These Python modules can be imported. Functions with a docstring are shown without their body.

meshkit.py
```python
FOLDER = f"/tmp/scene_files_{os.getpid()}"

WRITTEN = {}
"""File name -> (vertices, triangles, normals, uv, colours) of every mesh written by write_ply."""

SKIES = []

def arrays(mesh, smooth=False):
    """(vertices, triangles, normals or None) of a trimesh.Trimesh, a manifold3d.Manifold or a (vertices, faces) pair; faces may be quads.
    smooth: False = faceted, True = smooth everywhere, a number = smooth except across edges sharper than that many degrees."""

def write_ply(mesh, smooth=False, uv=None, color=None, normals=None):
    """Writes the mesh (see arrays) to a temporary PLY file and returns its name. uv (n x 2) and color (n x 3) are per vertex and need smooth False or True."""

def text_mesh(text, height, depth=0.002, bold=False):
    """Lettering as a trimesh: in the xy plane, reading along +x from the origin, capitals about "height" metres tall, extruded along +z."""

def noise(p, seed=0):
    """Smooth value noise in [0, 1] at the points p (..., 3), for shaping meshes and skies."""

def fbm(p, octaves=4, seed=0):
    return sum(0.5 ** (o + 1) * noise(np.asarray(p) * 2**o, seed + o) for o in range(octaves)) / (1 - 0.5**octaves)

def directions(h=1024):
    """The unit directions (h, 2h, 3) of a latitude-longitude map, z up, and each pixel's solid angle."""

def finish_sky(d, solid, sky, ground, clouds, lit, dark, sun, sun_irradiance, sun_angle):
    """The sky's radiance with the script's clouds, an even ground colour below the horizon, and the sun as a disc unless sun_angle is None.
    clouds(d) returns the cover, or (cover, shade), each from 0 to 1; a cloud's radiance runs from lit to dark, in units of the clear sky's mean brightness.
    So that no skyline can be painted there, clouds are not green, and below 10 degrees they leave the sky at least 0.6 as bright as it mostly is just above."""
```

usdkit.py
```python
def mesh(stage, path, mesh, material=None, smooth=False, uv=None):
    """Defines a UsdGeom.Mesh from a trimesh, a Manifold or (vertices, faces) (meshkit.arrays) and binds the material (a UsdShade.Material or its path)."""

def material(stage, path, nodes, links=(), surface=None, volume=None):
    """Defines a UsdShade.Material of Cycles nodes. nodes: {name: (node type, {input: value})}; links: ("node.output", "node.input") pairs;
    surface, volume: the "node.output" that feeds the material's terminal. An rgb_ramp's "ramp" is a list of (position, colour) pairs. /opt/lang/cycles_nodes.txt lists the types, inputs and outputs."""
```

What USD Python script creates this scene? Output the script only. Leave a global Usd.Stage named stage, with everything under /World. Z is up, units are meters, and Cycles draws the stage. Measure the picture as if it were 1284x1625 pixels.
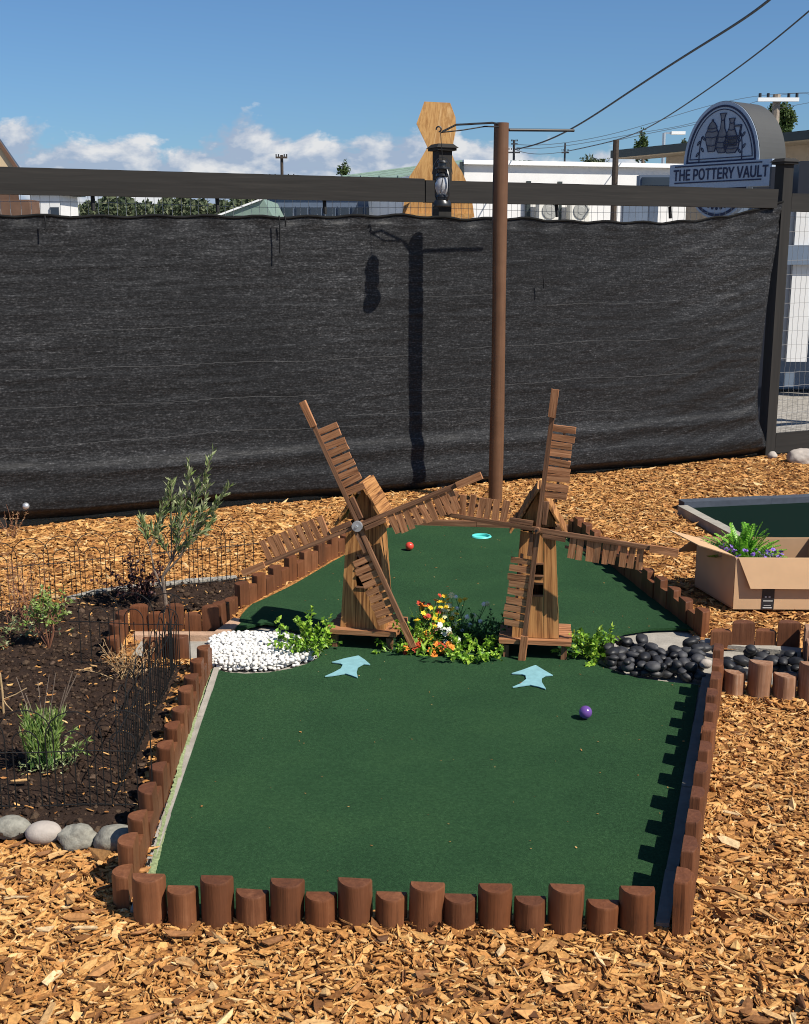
import math, random
import numpy as np, trimesh, usdkit, meshkit
from meshkit import noise, fbm
from pxr import Usd, UsdGeom, UsdLux, UsdShade, Sdf, Gf, Vt
from shapely.geometry import Polygon, Point, LineString
from shapely import affinity
import shapely
from scipy.spatial import Delaunay
from scipy.sparse import coo_matrix
from scipy.sparse.csgraph import connected_components

random.seed(7)
rng = np.random.default_rng(11)
R = random.uniform
PI = math.pi
stage = Usd.Stage.CreateInMemory()
UsdGeom.SetStageUpAxis(stage, 'Z')
UsdGeom.SetStageMetersPerUnit(stage, 1.0)
stage.DefinePrim('/World', 'Xform')
stage.DefinePrim('/World/Looks', 'Scope')

# ------------------------------------------------------------------ camera, sky, sun, exposure
EYE, FOC, HORIZON, CX, CY = 1.5, 1900.0, 395.0, 642.0, 812.5
PITCH = math.atan((CY - HORIZON) / FOC)
EXPOSURE = 0.5
SKY_STRENGTH = 0.060
SUN_INTENSITY = 1.25
SUN = np.array([0.5497, -0.3843, 0.7417]); SUN /= np.linalg.norm(SUN)

cam = UsdGeom.Camera.Define(stage, '/World/camera')
cam.CreateHorizontalApertureAttr(36.0)
cam.CreateFocalLengthAttr(36.0 * FOC / 1284.0)
cam.CreateClippingRangeAttr(Gf.Vec2f(0.05, 5000))
cam.CreateExposureAttr(EXPOSURE)
cam.AddTranslateOp().Set(Gf.Vec3d(0, 0, EYE))
cam.AddRotateXOp().Set(90 - math.degrees(PITCH))

MAT = {}
def material(name, nodes, links, surface='p.BSDF', volume=None):
    MAT[name] = usdkit.material(stage, '/World/Looks/' + name, nodes, links, surface, volume)
    return MAT[name]

sky_links = [('sky.color', 'skyg.color1'), ('geo.position', 'sep.vector'), ('geo.position', 'mp1.vector'), ('mp1.vector', 'n1.vector'),
    ('geo.position', 'mp2.vector'), ('mp2.vector', 'n2.vector'), ('geo.position', 'mp3.vector'), ('mp3.vector', 'n3.vector')]
usdkit.material(stage, '/World/Looks/sky', {
    'sky': ('sky_texture', {'sky_type': 'single_scattering', 'sun_disc': False, 'sun_elevation': math.asin(SUN[2]), 'sun_rotation': math.atan2(SUN[0], SUN[1]),
                            'air_density': 1.0, 'aerosol_density': 0.6, 'ozone_density': 2.0}),
    'skyg': ('mix', {'mix_type': 'multiply', 'fac': 1.0, 'color2': (0.66, 0.93, 1.22)}),
    'geo': ('geometry', {}), 'sep': ('separate_xyz', {}),
    'mp1': ('mapping', {'scale': (1.0, 1.0, 1.7), 'location': (0.35, 0.0, 0.02)}), 'n1': ('noise_texture', {'scale': 15.0, 'detail': 7.0, 'roughness': 0.55, 'distortion': 0.15}),
    'mp2': ('mapping', {'scale': (1.0, 1.0, 1.7), 'location': (0.362, 0.0, 0.038)}), 'n2': ('noise_texture', {'scale': 15.0, 'detail': 7.0, 'roughness': 0.55, 'distortion': 0.15}),
    'mp3': ('mapping', {'scale': (1.0, 1.0, 2.2), 'location': (1.3, 0.4, 0.0)}), 'n3': ('noise_texture', {'scale': 4.5, 'detail': 2.0}),
    # height of the cloud bank over the horizon: lower towards the right
    'xl': ('map_range', {'from_min': -0.32, 'from_max': 0.16, 'to_min': 1.0, 'to_max': 0.78, 'clamp': True}),
    'top': ('math', {'math_type': 'multiply', 'value2': 0.108}),
    'rel': ('math', {'math_type': 'divide'}),
    'thr': ('map_range', {'from_min': 0.0, 'from_max': 1.0, 'to_min': -0.22, 'to_max': 0.60, 'clamp': False}),
    'big': ('math', {'math_type': 'multiply_add', 'value2': 0.35, 'value3': -0.175}),
    'nn': ('math', {'math_type': 'add'}),
    'dif': ('math', {'math_type': 'subtract'}),
    'cov': ('map_range', {'from_min': 0.0, 'from_max': 0.075, 'to_min': 0.0, 'to_max': 0.93, 'clamp': True}),
    'rlf': ('math', {'math_type': 'subtract'}),
    'lit': ('map_range', {'from_min': -0.05, 'from_max': 0.10, 'to_min': 0.0, 'to_max': 1.0, 'clamp': True}),
    'ccol': ('mix', {'color1': (4.3, 5.3, 7.0), 'color2': (9.4, 9.4, 9.5)}),
    'all': ('mix', {}), 'bg': ('background_shader', {'strength': SKY_STRENGTH})},
    sky_links + [('sep.x', 'xl.value'), ('xl.result', 'top.value1'), ('sep.z', 'rel.value1'), ('top.value', 'rel.value2'), ('rel.value', 'thr.value'),
        ('n3.fac', 'big.value1'), ('n1.fac', 'nn.value1'), ('big.value', 'nn.value2'), ('nn.value', 'dif.value1'), ('thr.result', 'dif.value2'), ('dif.value', 'cov.value'),
        ('n1.fac', 'rlf.value1'), ('n2.fac', 'rlf.value2'), ('rlf.value', 'lit.value'), ('lit.result', 'ccol.fac'),
        ('cov.result', 'all.fac'), ('skyg.color', 'all.color1'), ('ccol.color', 'all.color2'), ('all.color', 'bg.color')], surface='bg.background')
dome = UsdLux.DomeLight.Define(stage, '/World/sky')
dome.GetPrim().SetCustomDataByKey('kind', 'structure')
UsdShade.MaterialBindingAPI.Apply(dome.GetPrim()).Bind(UsdShade.Material.Get(stage, '/World/Looks/sky'))
sun = UsdLux.DistantLight.Define(stage, '/World/sun')
sun.CreateIntensityAttr(SUN_INTENSITY); sun.CreateAngleAttr(0.53); sun.CreateNormalizeAttr(True); sun.CreateColorAttr(Gf.Vec3f(1.0, 0.94, 0.84))
zx = np.cross([0, 0, 1.0], SUN); zx /= np.linalg.norm(zx); zy = np.cross(SUN, zx)
sun.AddTransformOp().Set(Gf.Matrix4d(*[float(v) for v in (*zx, 0, *zy, 0, *SUN, 0, 0, 0, 0, 1)]))

# ------------------------------------------------------------------ a pixel of the photograph -> a point of the place
_c, _s = math.cos(PITCH), math.sin(PITCH)
def ray(x, y):
    u, v = (x - CX) / FOC, (CY - y) / FOC
    return np.array([u, _c + v * _s, -_s + v * _c])
def G(x, y, z=0.0):
    r = ray(x, y); return np.array([0, 0, EYE]) + r * ((z - EYE) / r[2])
def at(x, y, Y):
    r = ray(x, y); return np.array([0, 0, EYE]) + r * (Y / r[1])
F0 = G(0, 838); FD = G(1220, 722) - F0; FD /= np.linalg.norm(FD); FN = np.cross(FD, [0, 0, 1.0])   # the fence: start, direction, towards us
def onfence(x, y, off=0.0):
    """(along the fence, height) of a pixel."""
    r = ray(x, y); o = np.array([0, 0, EYE]); p = o + r * (np.dot(F0 + FN * off - o, FN) / np.dot(r, FN))
    return np.dot(p - F0, FD), p[2]
def FP(s, z, off=0.0): return F0 + FD * s + FN * off + np.array([0, 0, z])

# ------------------------------------------------------------------ materials
def ramp(*stops): return {'ramp': list(stops)}
def simple(name, col, rough=0.6, spec=0.4, metallic=0.0, vary=0.25, scale=20.0, bump=0.0, bscale=80.0, coat=0.0):
    lo = tuple(c * (1 - vary) for c in col); hi = tuple(min(1, c * (1 + vary)) for c in col)
    nodes = {'g': ('texture_coordinate', {}), 'n': ('noise_texture', {'scale': scale, 'detail': 5.0, 'roughness': 0.6}), 'r': ('rgb_ramp', ramp((0.25, lo), (0.75, hi))),
             'p': ('principled_bsdf', {'roughness': rough, 'specular_ior_level': spec, 'metallic': metallic, 'coat_weight': coat})}
    links = [('g.object', 'n.vector'), ('n.fac', 'r.fac'), ('r.color', 'p.base_color')]
    if bump:
        nodes['bn'] = ('noise_texture', {'scale': bscale, 'detail': 4.0}); nodes['b'] = ('bump', {'strength': 1.0, 'distance': bump})
        links += [('g.object', 'bn.vector'), ('bn.fac', 'b.height'), ('b.normal', 'p.normal')]
    return material(name, nodes, links)
def grain_uv(name, stops, rough=0.65, ux=3.0, vx=70.0, bump=0.0008, dist=0.6):
    """Wood with grain along st.x (metres)."""
    return material(name, {'uv': ('uvmap', {'attribute': 'st'}), 'm': ('mapping', {'scale': (ux, vx, 1.0)}), 'n': ('noise_texture', {'scale': 1.0, 'detail': 6.0, 'roughness': 0.62, 'distortion': dist}),
        'm2': ('mapping', {'scale': (ux * 3, vx * 5, 1.0)}), 'n2': ('noise_texture', {'scale': 1.0, 'detail': 3.0}), 'mx': ('mix', {'fac': 0.3}),
        'r': ('rgb_ramp', {'ramp': stops}), 'b': ('bump', {'strength': 0.8, 'distance': bump}), 'p': ('principled_bsdf', {'roughness': rough, 'specular_ior_level': 0.3})},
        [('uv.UV', 'm.vector'), ('m.vector', 'n.vector'), ('uv.UV', 'm2.vector'), ('m2.vector', 'n2.vector'), ('n.color', 'mx.color1'), ('n2.color', 'mx.color2'), ('mx.color', 'r.fac'),
         ('r.color', 'p.base_color'), ('n.fac', 'b.height'), ('b.normal', 'p.normal')])
def grain_z(name, stops, rough=0.6, zs=4.0, xs=90.0, bump=0.001, spec=0.35):
    """Wood with upright grain (object coordinates)."""
    return material(name, {'g': ('texture_coordinate', {}), 'm': ('mapping', {'scale': (xs, xs, zs)}), 'n': ('noise_texture', {'scale': 1.0, 'detail': 6.0, 'roughness': 0.65, 'distortion': 0.4}),
        'n2': ('noise_texture', {'scale': 9.0, 'detail': 5.0, 'roughness': 0.6}), 'mx': ('mix', {'fac': 0.45}), 'r': ('rgb_ramp', {'ramp': stops}),
        'b': ('bump', {'strength': 0.9, 'distance': bump}), 'p': ('principled_bsdf', {'roughness': rough, 'specular_ior_level': spec})},
        [('g.object', 'm.vector'), ('m.vector', 'n.vector'), ('g.object', 'n2.vector'), ('n.color', 'mx.color1'), ('n2.color', 'mx.color2'), ('mx.color', 'r.fac'), ('r.color', 'p.base_color'),
         ('n.fac', 'b.height'), ('b.normal', 'p.normal')])
ISLANDS = set()
def island(name, stops, rough=0.7, spec=0.3, bump=0.0, bscale=300.0, translucent=0.0, stretch=(40, 40, 40)):
    ISLANDS.add(name)
    nodes = {'geo': ('geometry', {}), 'uv': ('uvmap', {'attribute': 'st'}), 'us': ('separate_xyz', {}), 'r': ('rgb_ramp', {'ramp': stops}), 'm': ('mapping', {'scale': stretch}), 'n': ('noise_texture', {'scale': 1.0, 'detail': 5.0, 'roughness': 0.65}),
             'v': ('map_range', {'from_min': 0.25, 'from_max': 0.75, 'to_min': 0.62, 'to_max': 1.3}), 'vv': ('combine_xyz', {}), 'mul': ('mix', {'mix_type': 'multiply', 'fac': 1.0}),
             'p': ('principled_bsdf', {'roughness': rough, 'specular_ior_level': spec})}
    links = [('uv.UV', 'us.vector'), ('us.x', 'r.fac'), ('geo.position', 'm.vector'), ('m.vector', 'n.vector'), ('n.fac', 'v.value'), ('v.result', 'vv.x'), ('v.result', 'vv.y'), ('v.result', 'vv.z'),
             ('r.color', 'mul.color1'), ('vv.vector', 'mul.color2'), ('mul.color', 'p.base_color')]
    if bump:
        nodes['b'] = ('bump', {'strength': 1.0, 'distance': bump}); links += [('n.fac', 'b.height'), ('b.normal', 'p.normal')]
    surface = 'p.BSDF'
    if translucent:
        nodes['t'] = ('translucent_bsdf', {}); nodes['mc'] = ('mix_closure', {'fac': translucent})
        links += [('mul.color', 't.color'), ('p.BSDF', 'mc.closure1'), ('t.BSDF', 'mc.closure2')]; surface = 'mc.closure'
    return material(name, nodes, links, surface)

chip_stops = [(0.0, (0.12, 0.048, 0.015)), (0.10, (0.20, 0.083, 0.024)), (0.26, (0.35, 0.153, 0.042)), (0.55, (0.46, 0.220, 0.064)), (0.80, (0.53, 0.285, 0.092)), (0.93, (0.58, 0.345, 0.130)), (1.0, (0.63, 0.43, 0.21))]
island('wood_chips', chip_stops, rough=0.72, bump=0.0015, stretch=(110, 110, 110))
for k in range(7):
    col = [(0.10, 0.042, 0.016), (0.19, 0.082, 0.027), (0.32, 0.15, 0.05), (0.42, 0.22, 0.078), (0.49, 0.29, 0.12), (0.58, 0.41, 0.22), (0.26, 0.115, 0.04)][k]
    simple('wood_chip_%s' % 'abcdefg'[k], col, 0.7, 0.3, vary=0.4, scale=90.0, bump=0.0012, bscale=160)
material('mulch', {'geo': ('geometry', {}), 'n': ('noise_texture', {'scale': 55.0, 'detail': 6.0, 'roughness': 0.7}), 'v': ('voronoi_texture', {'scale': 60.0}),
    'r': ('rgb_ramp', ramp((0.3, (0.16, 0.068, 0.022)), (0.5, (0.34, 0.15, 0.045)), (0.7, (0.48, 0.24, 0.078)))), 'b': ('bump', {'strength': 1.0, 'distance': 0.012}), 'p': ('principled_bsdf', {'roughness': 0.85, 'specular_ior_level': 0.2})},
    [('geo.position', 'n.vector'), ('geo.position', 'v.vector'), ('n.fac', 'r.fac'), ('r.color', 'p.base_color'), ('v.distance', 'b.height'), ('b.normal', 'p.normal')])
material('soil', {'geo': ('geometry', {}), 'n': ('noise_texture', {'scale': 70.0, 'detail': 8.0, 'roughness': 0.75}), 'n2': ('noise_texture', {'scale': 6.0, 'detail': 3.0}),
    'r': ('rgb_ramp', ramp((0.25, (0.012, 0.007, 0.005)), (0.55, (0.040, 0.024, 0.017)), (0.8, (0.085, 0.055, 0.038)))), 'mx': ('mix', {'fac': 0.3}), 'b': ('bump', {'strength': 1.0, 'distance': 0.012}),
    'p': ('principled_bsdf', {'roughness': 0.95, 'specular_ior_level': 0.15})},
    [('geo.position', 'n.vector'), ('geo.position', 'n2.vector'), ('n.color', 'mx.color1'), ('n2.color', 'mx.color2'), ('mx.color', 'r.fac'), ('r.color', 'p.base_color'), ('n.fac', 'b.height'), ('b.normal', 'p.normal')])
island('soil_clods', [(0.0, (0.018, 0.011, 0.008)), (0.6, (0.05, 0.03, 0.02)), (0.9, (0.075, 0.05, 0.033)), (1.0, (0.10, 0.065, 0.045))], rough=0.95, spec=0.1, bump=0.002, stretch=(150, 150, 150))
material('turf', {'geo': ('geometry', {}), 'w': ('noise_texture', {'scale': 300.0, 'detail': 3.0, 'roughness': 0.8}), 'f': ('noise_texture', {'scale': 110.0, 'detail': 3.0, 'roughness': 0.6}), 'n2': ('noise_texture', {'scale': 3.2, 'detail': 4.0}),
    'a': ('mix', {'fac': 0.35}), 'r': ('rgb_ramp', ramp((0.30, (0.003, 0.011, 0.004)), (0.50, (0.0145, 0.0480, 0.0165)), (0.70, (0.052, 0.125, 0.050)))), 'r2': ('rgb_ramp', ramp((0.3, (0.80, 0.85, 0.85)), (0.5, (1.0, 1.0, 1.0)), (0.72, (1.25, 1.14, 1.10)))),
    'mul': ('mix', {'mix_type': 'multiply', 'fac': 1.0}), 'b': ('bump', {'strength': 1.0, 'distance': 0.004}), 'p': ('principled_bsdf', {'roughness': 0.9, 'specular_ior_level': 0.10, 'sheen_weight': 0.04, 'sheen_tint': (0.5, 0.9, 0.6)})},
    [('geo.position', 'w.vector'), ('geo.position', 'f.vector'), ('geo.position', 'n2.vector'), ('w.color', 'a.color1'), ('f.color', 'a.color2'), ('a.color', 'r.fac'), ('n2.fac', 'r2.fac'), ('r.color', 'mul.color1'), ('r2.color', 'mul.color2'),
     ('mul.color', 'p.base_color'), ('w.fac', 'b.height'), ('b.normal', 'p.normal')])
simple('shaded_turf', (0.0015, 0.0105, 0.007), 0.9, 0.1, vary=0.4, scale=300, bump=0.003, bscale=400)  # shade over the neighbouring hole is put into this near-black green
simple('turf_edge', (0.20, 0.24, 0.12), 0.9, 0.1, vary=0.5, scale=120)
simple('concrete', (0.30, 0.275, 0.235), 0.85, 0.2, vary=0.22, scale=18, bump=0.002, bscale=160)
simple('concrete_pink', (0.42, 0.27, 0.18), 0.85, 0.2, vary=0.25, scale=22, bump=0.002, bscale=160)
simple('concrete_shaded', (0.165, 0.15, 0.13), 0.8, 0.25, vary=0.25, scale=22, bump=0.0015, bscale=160)  # darker copy of the pale concrete, shade of the logs put into the colour
simple('shaded_kerb', (0.055, 0.065, 0.085), 0.8, 0.25, vary=0.2, scale=22, bump=0.002, bscale=160)  # shade on the back kerb is painted in as dark blue-grey
simple('gravel', (0.26, 0.24, 0.21), 0.9, 0.2, vary=0.6, scale=25, bump=0.01, bscale=40)
for k, (a, b_, c_) in enumerate([((0.030, 0.010, 0.005), (0.135, 0.047, 0.018), (0.22, 0.090, 0.040)), ((0.040, 0.014, 0.006), (0.155, 0.058, 0.024), (0.26, 0.112, 0.052)), ((0.024, 0.009, 0.005), (0.110, 0.040, 0.017), (0.19, 0.078, 0.036))]):
    grain_z('log_%s' % 'abc'[k], [(0.34, a), (0.44, tuple(0.8 * q for q in b_)), (0.52, b_), (0.68, c_)], rough=0.55, bump=0.003, xs=70.0, zs=3.0)
grain_z('weathered_log', [(0.30, (0.10, 0.045, 0.022)), (0.5, (0.24, 0.12, 0.065)), (0.66, (0.40, 0.27, 0.19))], rough=0.75, bump=0.002)
grain_z('pole_wood', [(0.3, (0.070, 0.032, 0.015)), (0.5, (0.115, 0.055, 0.027)), (0.7, (0.155, 0.080, 0.042))], rough=0.5, zs=2.0, xs=60.0)
grain_uv('mill_tower', [(0.38, (0.030, 0.011, 0.004)), (0.45, (0.185, 0.074, 0.022)), (0.52, (0.38, 0.178, 0.058)), (0.68, (0.52, 0.275, 0.105))], ux=2.5, vx=55.0, dist=0.9)
grain_uv('mill_slat', [(0.36, (0.075, 0.028, 0.012)), (0.45, (0.24, 0.100, 0.042)), (0.54, (0.38, 0.178, 0.082)), (0.70, (0.50, 0.27, 0.145))], ux=6.0, vx=130.0, dist=0.9)
grain_uv('mill_stock', [(0.37, (0.045, 0.019, 0.009)), (0.5, (0.17, 0.080, 0.040)), (0.66, (0.34, 0.185, 0.100))], ux=4.0, vx=150.0)
grain_uv('plywood', ux=1.7, vx=8.0, dist=4.0, bump=0.0002, stops=[(0.36, (0.26, 0.11, 0.03)), (0.43, (0.46, 0.24, 0.08)), (0.48, (0.58, 0.33, 0.12)), (0.53, (0.40, 0.20, 0.065)), (0.60, (0.62, 0.38, 0.16))])
grain_uv('black_timber', [(0.3, (0.008, 0.0075, 0.007)), (0.55, (0.018, 0.0165, 0.015)), (0.75, (0.036, 0.032, 0.028))], ux=2.0, vx=45.0, rough=0.8, bump=0.001)
simple('black_metal', (0.012, 0.012, 0.013), 0.5, 0.4, vary=0.2)
simple('lantern_metal', (0.045, 0.045, 0.045), 0.35, 0.6, metallic=0.7, vary=0.3)
simple('wire_black', (0.009, 0.009, 0.009), 0.6, 0.25, vary=0.1)
simple('hem_black', (0.012, 0.012, 0.012), 0.95, 0.1, vary=0.2)
simple('thread', (0.075, 0.075, 0.075), 0.6, 0.3, vary=0.6, scale=12)
simple('mesh_wire', (0.30, 0.30, 0.29), 0.4, 0.5, metallic=0.6, vary=0.1)
simple('galvanised', (0.48, 0.50, 0.52), 0.35, 0.5, metallic=0.6, vary=0.15)
simple('purple_ball', (0.12, 0.055, 0.24), 0.22, 0.5, vary=0.08, coat=0.5)
simple('red_ball', (0.56, 0.055, 0.03), 0.28, 0.5, vary=0.08, coat=0.4)
simple('teal', (0.10, 0.55, 0.50), 0.5, 0.4, vary=0.06)
simple('arrow_blue', (0.19, 0.37, 0.40), 0.75, 0.2, vary=0.16, scale=45)
simple('white_pebble', (0.66, 0.645, 0.61), 0.75, 0.3, vary=0.08, scale=40)
simple('white_pebble_warm', (0.58, 0.55, 0.50), 0.75, 0.3, vary=0.1, scale=40)
for k, v in enumerate((0.012, 0.022, 0.036)): simple('black_stone_%s' % 'abc'[k], (v, v, v * 1.1), 0.50 + 0.06 * k, 0.4, vary=0.5, scale=45, bump=0.0006, bscale=120)
simple('cobble_grey', (0.215, 0.205, 0.17), 0.8, 0.3, vary=0.35, scale=70, bump=0.0015, bscale=200)
simple('cobble_pale', (0.36, 0.315, 0.275), 0.7, 0.3, vary=0.15, scale=30, bump=0.001, bscale=200)
simple('cardboard', (0.52, 0.335, 0.19), 0.8, 0.2, vary=0.07, scale=9)
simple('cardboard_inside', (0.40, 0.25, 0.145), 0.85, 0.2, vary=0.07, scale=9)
simple('tape_black', (0.02, 0.022, 0.026), 0.35, 0.5, vary=0.1)
simple('print_white', (0.55, 0.55, 0.52), 0.6, 0.3, vary=0.05)
simple('white_paint', (0.66, 0.65, 0.63), 0.6, 0.3, vary=0.05, scale=3)
simple('white_roof_trim', (0.80, 0.80, 0.78), 0.5, 0.3, vary=0.03)
simple('tan_wall', (0.56, 0.43, 0.27), 0.8, 0.2, vary=0.06, scale=5)
simple('brown_trim', (0.13, 0.075, 0.05), 0.7, 0.2, vary=0.2, scale=5)
simple('green_roof', (0.18, 0.25, 0.21), 0.55, 0.3, vary=0.15, scale=2)
simple('slate_blue', (0.10, 0.13, 0.18), 0.6, 0.3, vary=0.1, scale=4)
simple('window_dark', (0.02, 0.03, 0.045), 0.12, 0.6, vary=0.2, scale=2)
simple('eave_dark', (0.03, 0.04, 0.04), 0.5, 0.3, vary=0.15)
simple('soffit', (0.50, 0.41, 0.30), 0.75, 0.2, vary=0.06, scale=4)
simple('house_wall', (0.42, 0.35, 0.27), 0.8, 0.2, vary=0.08, scale=4)
simple('navy', (0.005, 0.0075, 0.016), 0.5, 0.4, vary=0.15)
simple('blue_grey_siding', (0.13, 0.17, 0.23), 0.65, 0.3, vary=0.1, scale=4)
simple('ac_plastic', (0.62, 0.60, 0.54), 0.6, 0.3, vary=0.05)
simple('ac_grille', (0.30, 0.30, 0.28), 0.6, 0.3, vary=0.1)
simple('sign_face', (0.30, 0.36, 0.44), 0.6, 0.3, vary=0.04, scale=5)
simple('sign_side', (0.055, 0.055, 0.052), 0.55, 0.35, vary=0.06, scale=5)
simple('sign_ink', (0.018, 0.025, 0.060), 0.6, 0.3, vary=0.1)
simple('sign_pot', (0.13, 0.135, 0.155), 0.6, 0.3, vary=0.5, scale=14)
simple('pole_grey', (0.28, 0.23, 0.18), 0.8, 0.2, vary=0.3, scale=20)
simple('pole_dark', (0.06, 0.045, 0.035), 0.8, 0.2, vary=0.3, scale=20)
simple('cable', (0.03, 0.032, 0.036), 0.6, 0.3, vary=0.1)
simple('grass_far', (0.07, 0.10, 0.03), 0.9, 0.1, vary=0.3, scale=0.3)
simple('bark', (0.17, 0.13, 0.10), 0.85, 0.2, vary=0.4, scale=60, bump=0.001, bscale=200)
simple('stem_red', (0.22, 0.10, 0.06), 0.7, 0.2, vary=0.3, scale=60)
simple('stem_green', (0.07, 0.14, 0.035), 0.6, 0.3, vary=0.3, scale=60)
simple('straw', (0.42, 0.29, 0.15), 0.8, 0.2, vary=0.35, scale=60)
island('leaf_olive', [(0.0, (0.12, 0.16, 0.055)), (0.5, (0.26, 0.31, 0.125)), (1.0, (0.45, 0.48, 0.27))], 0.5, 0.4, translucent=0.3)
island('leaf_lime', [(0.0, (0.07, 0.17, 0.015)), (0.5, (0.22, 0.42, 0.035)), (1.0, (0.46, 0.62, 0.08))], 0.4, 0.45, translucent=0.3)
island('leaf_green', [(0.0, (0.025, 0.07, 0.015)), (0.5, (0.05, 0.13, 0.028)), (1.0, (0.11, 0.22, 0.05))], 0.45, 0.4, translucent=0.3)
island('leaf_fern', [(0.0, (0.08, 0.24, 0.02)), (0.5, (0.17, 0.44, 0.035)), (1.0, (0.32, 0.60, 0.07))], 0.45, 0.4, translucent=0.3)
island('leaf_sage', [(0.0, (0.10, 0.15, 0.04)), (0.5, (0.19, 0.27, 0.07)), (1.0, (0.32, 0.37, 0.19))], 0.6, 0.3, translucent=0.3)
island('leaf_lavender', [(0.0, (0.13, 0.22, 0.04)), (0.5, (0.27, 0.38, 0.09)), (1.0, (0.46, 0.52, 0.24))], 0.6, 0.3, translucent=0.35)
island('leaf_dry', [(0.0, (0.20, 0.10, 0.05)), (0.5, (0.38, 0.23, 0.11)), (1.0, (0.55, 0.38, 0.22))], 0.7, 0.2, translucent=0.25)
island('leaf_purple', [(0.0, (0.03, 0.012, 0.014)), (0.5, (0.06, 0.025, 0.025)), (1.0, (0.14, 0.06, 0.045))], 0.5, 0.3, translucent=0.2)
island('leaf_tree', [(0.0, (0.02, 0.045, 0.012)), (0.5, (0.05, 0.09, 0.022)), (1.0, (0.11, 0.15, 0.035))], 0.6, 0.3, translucent=0.25)
island('leaf_far', [(0.0, (0.03, 0.045, 0.022)), (0.5, (0.065, 0.085, 0.042)), (1.0, (0.14, 0.15, 0.085))], 0.7, 0.2)
for nm, c in dict(orange=(0.72, 0.22, 0.025), yellow=(0.80, 0.52, 0.03), red=(0.50, 0.055, 0.025), white=(0.78, 0.78, 0.70), cream=(0.72, 0.70, 0.36), violet=(0.24, 0.13, 0.48), pink=(0.70, 0.36, 0.26)).items():
    simple('petal_' + nm, c, 0.55, 0.3, vary=0.18, scale=70)
material('globe_glass', {'p': ('principled_bsdf', {'base_color': (0.52, 0.54, 0.57), 'roughness': 0.4, 'transmission_weight': 0.4, 'ior': 1.2})}, [])
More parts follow.
